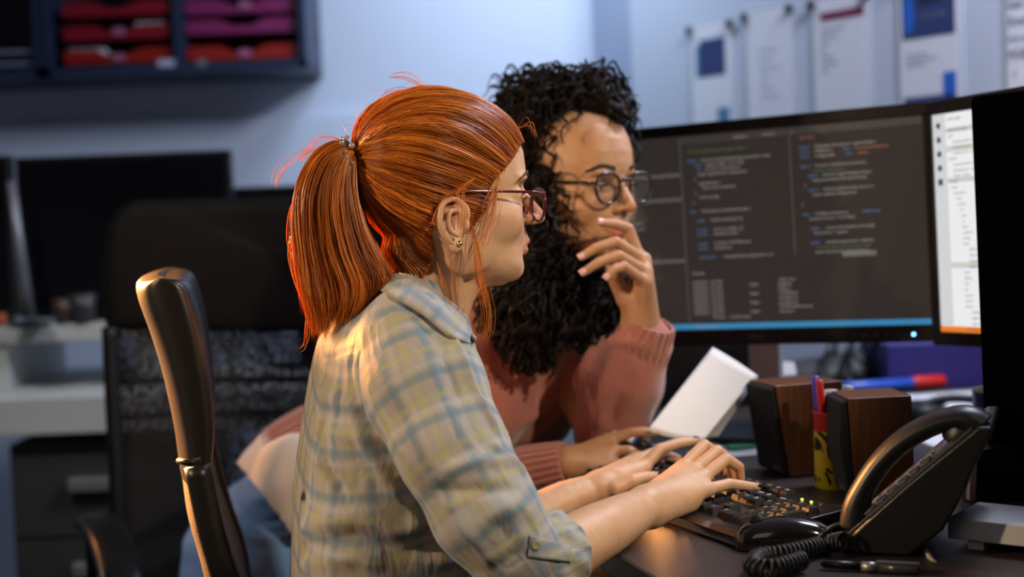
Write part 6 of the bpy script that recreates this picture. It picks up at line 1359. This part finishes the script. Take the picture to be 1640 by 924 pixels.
# ------------------------------------------------------------------ dark curls
M_dk = hair_mat('hair_dark', (.003, .002, .0016), (.018, .010, .007), rough=.5, trans=.03); M_dk.node_tree.nodes['Principled BSDF'].inputs['Specular IOR Level'].default_value = .18
hb = [(890, 198, 2.27, 76), (940, 165, 2.24, 48), (856, 215, 2.28, 54), (975, 172, 2.21, 22), (840, 300, 2.26, 46), (836, 400, 2.21, 48), (842, 480, 2.17, 52), (850, 535, 2.15, 34), (888, 330, 2.31, 34),
      (945, 470, 2.20, 36), (952, 515, 2.19, 28), (936, 440, 2.22, 14), (1000, 192, 2.18, 10), (880, 250, 2.25, 48), (866, 285, 2.175, 18), (870, 345, 2.165, 18), (868, 390, 2.16, 22)]
s = SDF((-.12, 1.98, .92), (.36, 2.50, 1.50), .005)
for x, y, Y, r in hb:
    s.ell(P(x, y, Y), (r/2278*Y,)*3, k=.03)
for a, b in ((4, 5), (5, 6), (6, 7), (10, 11), (12, 10)): s.cone(P(*hb[a][:3]), P(*hb[b][:3]), hb[a][3]/1040*.8, hb[b][3]/1040*.8, k=.03)
# leave the face free
for q in ((.10, -.005, .04, .075), (.10, 0, -.02, .07), (.095, -.02, .09, .045), (.095, .02, .085, .045), (.07, -.045, .0, .045)):
    s.ell(T2(np.array(q[:3])), (q[3],)*3, k=.012, op='-')
V, Q = s.mesh(); V = smooth_mesh(V, Q, 2); Nn = normals(V, Q); V = V+Nn*(.006*noise(V*45))[:, None]
o = mesh('hair_mass', V, Q, M_dk, p2, world=True); attr(o, 'hv', np.full(len(V), .05))
# locks: roots on the mass surface, falling down and curling
Nl = 2600; pick = rng.integers(0, len(V), Nl); r0 = V[pick]; nr_ = Nn[pick]; K = 40; tt = np.linspace(0, 1, K)
ln = rng.uniform(.04, .12, Nl)*np.clip((r0[:, 2]-.965)/.16, .12, 1); down = np.array([0, 0, -1.]); up_f = np.clip((r0[:, 2]-1.33)/.1, 0, 1)[:, None]
out = r0[:, None, :]+nr_[:, None, :]*(.004+.014*np.sin(pi*tt*.8))[None, :, None]*rng.uniform(.2, 1, (Nl, 1, 1))
hc2 = P(885, 230, 2.27); rad_dir = r0-hc2; rad_dir[:, 2] *= .3; rad_dir /= np.linalg.norm(rad_dir, axis=1)[:, None]
tang = down[None]-nr_*(nr_@down)[:, None]+nr_*0; tang /= np.linalg.norm(tang, axis=1)[:, None]+1e-6; tang = tang+up_f*rad_dir*.6; tang = tang-nr_*np.sum(tang*nr_, 1)[:, None]*.9; tang /= np.linalg.norm(tang, axis=1)[:, None]+1e-6
mid_ = out+tang[:, None, :]*(tt[None, :]*ln[:, None])[..., None]; mid_[..., 2] -= (.012*tt**2)[None]
s1_ = np.cross(tang, nr_); cr_ = rng.uniform(.004, .012, Nl)[:, None]*np.sin(pi*np.clip(tt*.9+.08, 0, 1))[None]**.4; om = rng.uniform(1.5, 4.2, Nl)[:, None]*2*pi*tt[None]*(ln/.1)[:, None]+rng.uniform(0, 6.3, (Nl, 1))
lk = mid_+nr_[:, None, :]*(cr_*np.cos(om))[..., None]+s1_[:, None, :]*(cr_*np.sin(om))[..., None]
okl = np.array([True]*Nl); Lh = Ti2(lk.reshape(-1, 3)).reshape(lk.shape); bad = ((Lh[..., 0] > .055) & (np.abs(Lh[..., 1]) < .058) & (Lh[..., 2] < .125) & (Lh[..., 2] > -.09)).any(1); lk = lk[~bad]; lk = lk[(px_of(lk.reshape(-1, 3))[0].reshape(lk.shape[:2]) < 1028).all(1)]
X_ = np.concatenate([lk+rng.normal(0, .0012, (len(lk), 1, 3)) for _ in range(3)]); strands('curls', X_, np.tile(rng.uniform(.0007, .0013, len(lk)), 3), M_dk, p2, np.clip(np.tile(rng.random(len(lk)), 3)*.8+rng.normal(0, .1, len(X_)), 0, 1), seg=4)
# frizz along the outline and loose curls right of the face
fz = []; pick = rng.integers(0, len(V), 520)
for i in pick:
    if Nn[i, 1] > .5 or V[i, 0] > .17: continue
    a = V[i]; d1 = Nn[i]*rng.uniform(.008, .020)+rng.normal(0, .005, 3); ph = rng.uniform(0, 6); c_ = [a+d1*t+.005*np.array([cos(ph+t*9), 0, sin(ph+t*9)])*t for t in np.linspace(0, 1, 12)]; fz.append(catmull(c_, 24))
for k in range(26):
    o_ = rng.normal(0, .004, 3); c_ = [np.array(P(x, y, Y))+o_ for x, y, Y in ((985, 175, 2.20), (1008, 195, 2.17), (1020, 225, 2.16), (1022, 260, 2.165), (1016, 290, 2.18))]; C_ = catmull(c_, 24); ph = rng.uniform(0, 6); fz.append(C_+.004*np.stack([np.cos(np.linspace(0, 14, 24)+ph), 0*tt[:24], np.sin(np.linspace(0, 14, 24)+ph)], 1))
fz = np.array(fz); Lh = Ti2(fz.reshape(-1, 3)).reshape(fz.shape); bad = ((Lh[..., 0] > .06) & (np.abs(Lh[..., 1]) < .05) & (Lh[..., 2] < .115) & (Lh[..., 2] > -.09)).any(1); fz = fz[~bad]
strands('frizz', fz, rng.uniform(.0003, .0007, len(fz)), M_dk, p2, rng.random(len(fz)), seg=3)
# bracelet at the raised cuff and the pen in the lower hand
pn = thing('pen', 'white and black pen held in the curly-haired woman\'s lower hand', 'pen', tuple(P(1000, 700, 2.15)))
a, b_ = P(959, 685, 2.165), P(1049, 717, 2.085); d = b_-a
MB().tube([a, a+d*.02, a+d*.66], [.003, .0050, .0054], 14).build('barrel', mat('pen_white', (.70, .70, .72), .3), pn, smooth=True, world=True)
MB().tube([a+d*.66, a+d*.70], [.0058, .0058], 14).build('ring', mat('pen_blue', (.03, .10, .5), .3), pn, smooth=True, world=True)
MB().tube([a+d*.70, a+d*.97, a+d], [.0054, .0050, .002], 14).build('grip', pc['black'], pn, smooth=True, world=True)
# ================================================================== OFFICE CHAIRS
M_lea = mat('black_leather', (.010, .009, .009), .36, var=.15, scale=40, bump=.08, bscale=260, spec=.26)
def mesh_fabric(name, c, open_):
    m = mat(name, c, .7); nt = m.node_tree; b = nt.nodes['Principled BSDF']; L = nt.links; tc = _n(nt, 'TexCoord'); v = _n(nt, 'TexVoronoi'); v.inputs['Scale'].default_value = 260; L.new(tc.outputs['Object'], v.inputs['Vector'])
    g = _n(nt, 'Math', operation='GREATER_THAN'); g.inputs[1].default_value = open_; L.new(v.outputs[0], g.inputs[0]); L.new(g.outputs[0], b.inputs['Alpha']); return m
M_mesh = mesh_fabric('chair_mesh', (.006, .005, .005), .42)
# ---- tall chair, its back panel seen from the front
YC2 = 2.85
ch = thing('office_chair', 'tall black office chair with leather headrest and mesh back, facing the camera', 'office chair', tuple(P(370, 1300, YC2)), 0)
g2 = lambda x, y, Y=YC2: P(x, y, Y)
# upper leather pad: outline in picture points, real thickness
def pad(name, outline, Y0, th, m, parent, bev=.012, curve=.05):
    pts = [P(x, y, Y0) for x, y in outline]; cx_ = np.mean([p[0] for p in pts]); w_ = max(abs(p[0]-cx_) for p in pts); mb = MB(); n = len(pts)
    f_ = lambda p, off: (p[0], Y0+off+curve*(1-((p[0]-cx_)/w_)**2), p[2])
    rows = []; ctr = np.mean(pts, 0)
    for k, (sc_, off) in enumerate([(.0, 0), (.5, 0), (.85, 0), (.96, .003), (.995, .012), (1, .02), (1, th-.015), (.99, th-.004), (.93, th), (.5, th), (0, th)]):
        rows.append([f_(ctr+(p-ctr)*sc_, off) for p in pts])
    V = [q for r in rows for q in r]; Fc = [(i*n+j, i*n+(j+1) % n, (i+1)*n+(j+1) % n, (i+1)*n+j) for i in range(len(rows)-1) for j in range(n)]
    mb.add(V, Fc); return mb.build(name, m, parent, smooth=True, world=True, sub=1)
def rnd(pts, n=6):
    """dense closed outline from picture points"""
    out = []
    for i in range(len(pts)):
        a = np.array(pts[i], float); b = np.array(pts[(i+1) % len(pts)], float)
        for k in range(n): out.append(tuple(a+(b-a)*k/n))
    return out
hd = rnd([(164, 528), (160, 430), (164, 372), (178, 338), (202, 322), (300, 318), (420, 316), (540, 316), (630, 320), (672, 334), (688, 360), (692, 420), (690, 528), (600, 534), (430, 537), (260, 534)])
pad('headrest', hd, YC2, .06, M_lea, ch)
fr_ = [(176, 524), (179, 600), (184, 700), (188, 800), (188, 880), (188, 1000)]
for sgn in (0, 1):
    L_ = [(x if not sgn else 852-x, y) for x, y in fr_]; MB().tube(catmull([P(x, y, YC2+.02) for x, y in L_], 30), .016, 12, ry=[.022]*30).build('side_frame', M_blk, ch, smooth=True, world=True)
V = []; Fc = []
for i in range(25):
    for j in range(17):
        x = 183+ (669-183)*j/16; y = 528+(1000-528)*i/24; q = P(x, y, YC2+.03); V.append((q[0], q[1]+.06*(1-(j/8-1)**2)*.8, q[2]))
for i in range(24):
    for j in range(16): Fc.append((i*17+j, i*17+j+1, (i+1)*17+j+1, (i+1)*17+j))
mb = MB(); mb.add(V, Fc); mb.build('back_mesh', M_mesh, ch, smooth=True, world=True, solid=.002)
for y in (612, 668): MB().tube(catmull([(P(x, y, YC2+.05)[0], YC2+.05+.05*(1-((x-426)/243)**2), P(x, y, YC2+.05)[2]) for x in range(186, 670, 40)], 30), .008, 8).build('cross_bar', M_blk, ch, smooth=True, world=True)
st_ = P(426, 1050, YC2)
MB().box((st_[0], YC2-.22, .50), (.50, .50, .09), bev=.035).build('seat', M_lea, ch, world=True, smooth=True)
MB().tube([(st_[0], YC2-.2, .10), (st_[0], YC2-.2, .46)], .03, 16).build('gas_lift', M_met, ch, smooth=True, world=True)
for k in range(5):
    a = 2*pi*k/5+.3; e_ = (st_[0]+.30*cos(a), YC2-.2+.30*sin(a), .06); MB().tube([(st_[0], YC2-.2, .10), e_], [.03, .018], 12).build('leg', M_blk, ch, smooth=True, world=True)
    MB().lathe([(0, -.02), (.026, -.02), (.028, 0), (.026, .02), (0, .02)], (e_[0], e_[1], .029), R=Matrix.Rotation(pi/2, 3, 'X'), seg=18).build('caster', M_blk, ch, smooth=True, world=True)
# armrest, coming forward from the back
def armrest(pts, wd, th, m, parent, name='armrest'):
    C_ = catmull(pts, 24); t = np.gradient(C_, axis=0); V = []; Fc = []; n = 24; prof = [(-1, -.6), (-1, .3), (-.8, .85), (-.3, 1), (.3, 1), (.8, .85), (1, .3), (1, -.6), (.7, -1), (-.7, -1)]
    for i in range(n):
        tt_ = t[i]/np.linalg.norm(t[i]); s_ = np.cross(tt_, [0, 0, 1]); s_ /= np.linalg.norm(s_); u_ = np.cross(s_, tt_); e_ = min(1, .45+i*.25, .45+(n-1-i)*.25)
        for a, b in prof: V.append(C_[i]+s_*a*wd/2*e_+u_*b*th/2*e_)
    k = len(prof)
    for i in range(n-1):
        for j in range(k): Fc.append((i*k+j, i*k+(j+1) % k, (i+1)*k+(j+1) % k, (i+1)*k+j))
    Fc += [tuple(range(k))[::-1], tuple((n-1)*k+j for j in range(k))]; mb = MB(); mb.add(V, Fc); return mb.build(name, m, parent, smooth=True, world=True, sub=1)
armrest([P(138, 832, 2.72), P(160, 838, 2.62), P(178, 870, 2.50), P(192, 915, 2.42), P(198, 960, 2.38)], .075, .03, M_lea, ch)
q = P(150, 845, 2.68); MB().tube([(q[0], 2.68, .48), (q[0], 2.68, q[2]-.01)], .018, 12).build('arm_post', M_blk, ch, smooth=True, world=True)
MB().box((q[0]/2+st_[0]/2-.05, 2.68, .475), (abs(st_[0]-q[0]), .05, .03)).build('arm_bracket', M_blk, ch, world=True)
# ---- near chair, seen edge-on behind the red-haired woman
YN = 1.78
nc = thing('office_chair', 'black office chair seen from the side behind the red-haired woman', 'office chair', tuple(P(480, 1300, YN)), 0)
# profile of the padded back: rear line and front line in picture points
rear = [(226, 462), (224, 452), (232, 440), (250, 436)]
prof_r = [(248, 436), (222, 446), (222, 470), (240, 520), (256, 570), (268, 620), (278, 670), (284, 715), (288, 738)]
prof_f = [(258, 436), (296, 442), (312, 470), (322, 510), (330, 560), (336, 610), (338, 660), (334, 700), (326, 738)]
def slab(name, R_, F__, Yc, half, m, parent, n=40, k=14, bulge=.012, edge=.35, curve=.012):
    """closed pad: rear and front profile curves, swept across its width with rounded sides"""
    A = catmull([P(x, y, Yc) for x, y in R_], n); B = catmull([P(x, y, Yc) for x, y in F__], n); V = []; Fc = []; seg = 28
    for i in range(n):
        c = (A[i]+B[i])/2; hx = (B[i]-A[i])/2
        for j in range(seg):
            a = 2*pi*j/seg; ca, sa = cos(a), sin(a); u_ = np.sign(ca)*abs(ca)**.7; v_ = np.sign(sa)*abs(sa)**.28; V.append(c+hx*u_+np.array([curve*(abs(v_)**2)-.205*v_*half, v_*half, 0]))
    for i in range(n-1):
        for j in range(seg): Fc.append((i*seg+j, i*seg+(j+1) % seg, (i+1)*seg+(j+1) % seg, (i+1)*seg+j))
    Fc += [tuple(range(seg))[::-1], tuple((n-1)*seg+j for j in range(seg))]; mb = MB(); mb.add(V, Fc); return mb.build(name, m, parent, smooth=True, world=True, sub=1)
slab('backrest_pad', prof_r, prof_f, YN+.20, .21, M_lea, nc)
slab('lower_back', [(285, 700), (296, 790), (312, 850), (330, 924), (345, 1010)], [(326, 700), (338, 790), (362, 860), (385, 924), (400, 1010)], YN+.20, .205, mesh_fabric('chair_mesh_dense', (.02, .017, .016), .22), nc)
for e_ in (-1, 1): MB().tube(catmull([P(x, y, YN+.20)+np.array([-.205*e_*.205+.02, e_*.205, 0]) for x, y in ((296, 706), (314, 790), (334, 860), (356, 924), (372, 1010))], 24), .017, 12).build('side_frame', M_lea, nc, smooth=True, world=True)
MB().tube([P(286, 738, YN-.10), P(303, 741, YN-.115), P(320, 738, YN-.10)], .004, 8).build('seam_piping', M_lea, nc, smooth=True, world=True)
sx_ = P(560, 1085, YN)
MB().box((sx_[0], 1.84, .45), (.48, .48, .08), bev=.035).build('seat', M_lea, nc, world=True, smooth=True)
MB().tube([(sx_[0], 1.84, .10), (sx_[0], 1.84, .41)], .03, 16).build('gas_lift', M_met, nc, smooth=True, world=True)
for k in range(5):
    a = 2*pi*k/5; e_ = (sx_[0]+.30*cos(a), 1.84+.30*sin(a), .06); MB().tube([(sx_[0], 1.84, .10), e_], [.03, .018], 12).build('leg', M_blk, nc, smooth=True, world=True)
    MB().lathe([(0, -.02), (.026, -.02), (.028, 0), (.026, .02), (0, .02)], (e_[0], e_[1], .029), R=Matrix.Rotation(pi/2, 3, 'X'), seg=18).build('caster', M_blk, nc, smooth=True, world=True)
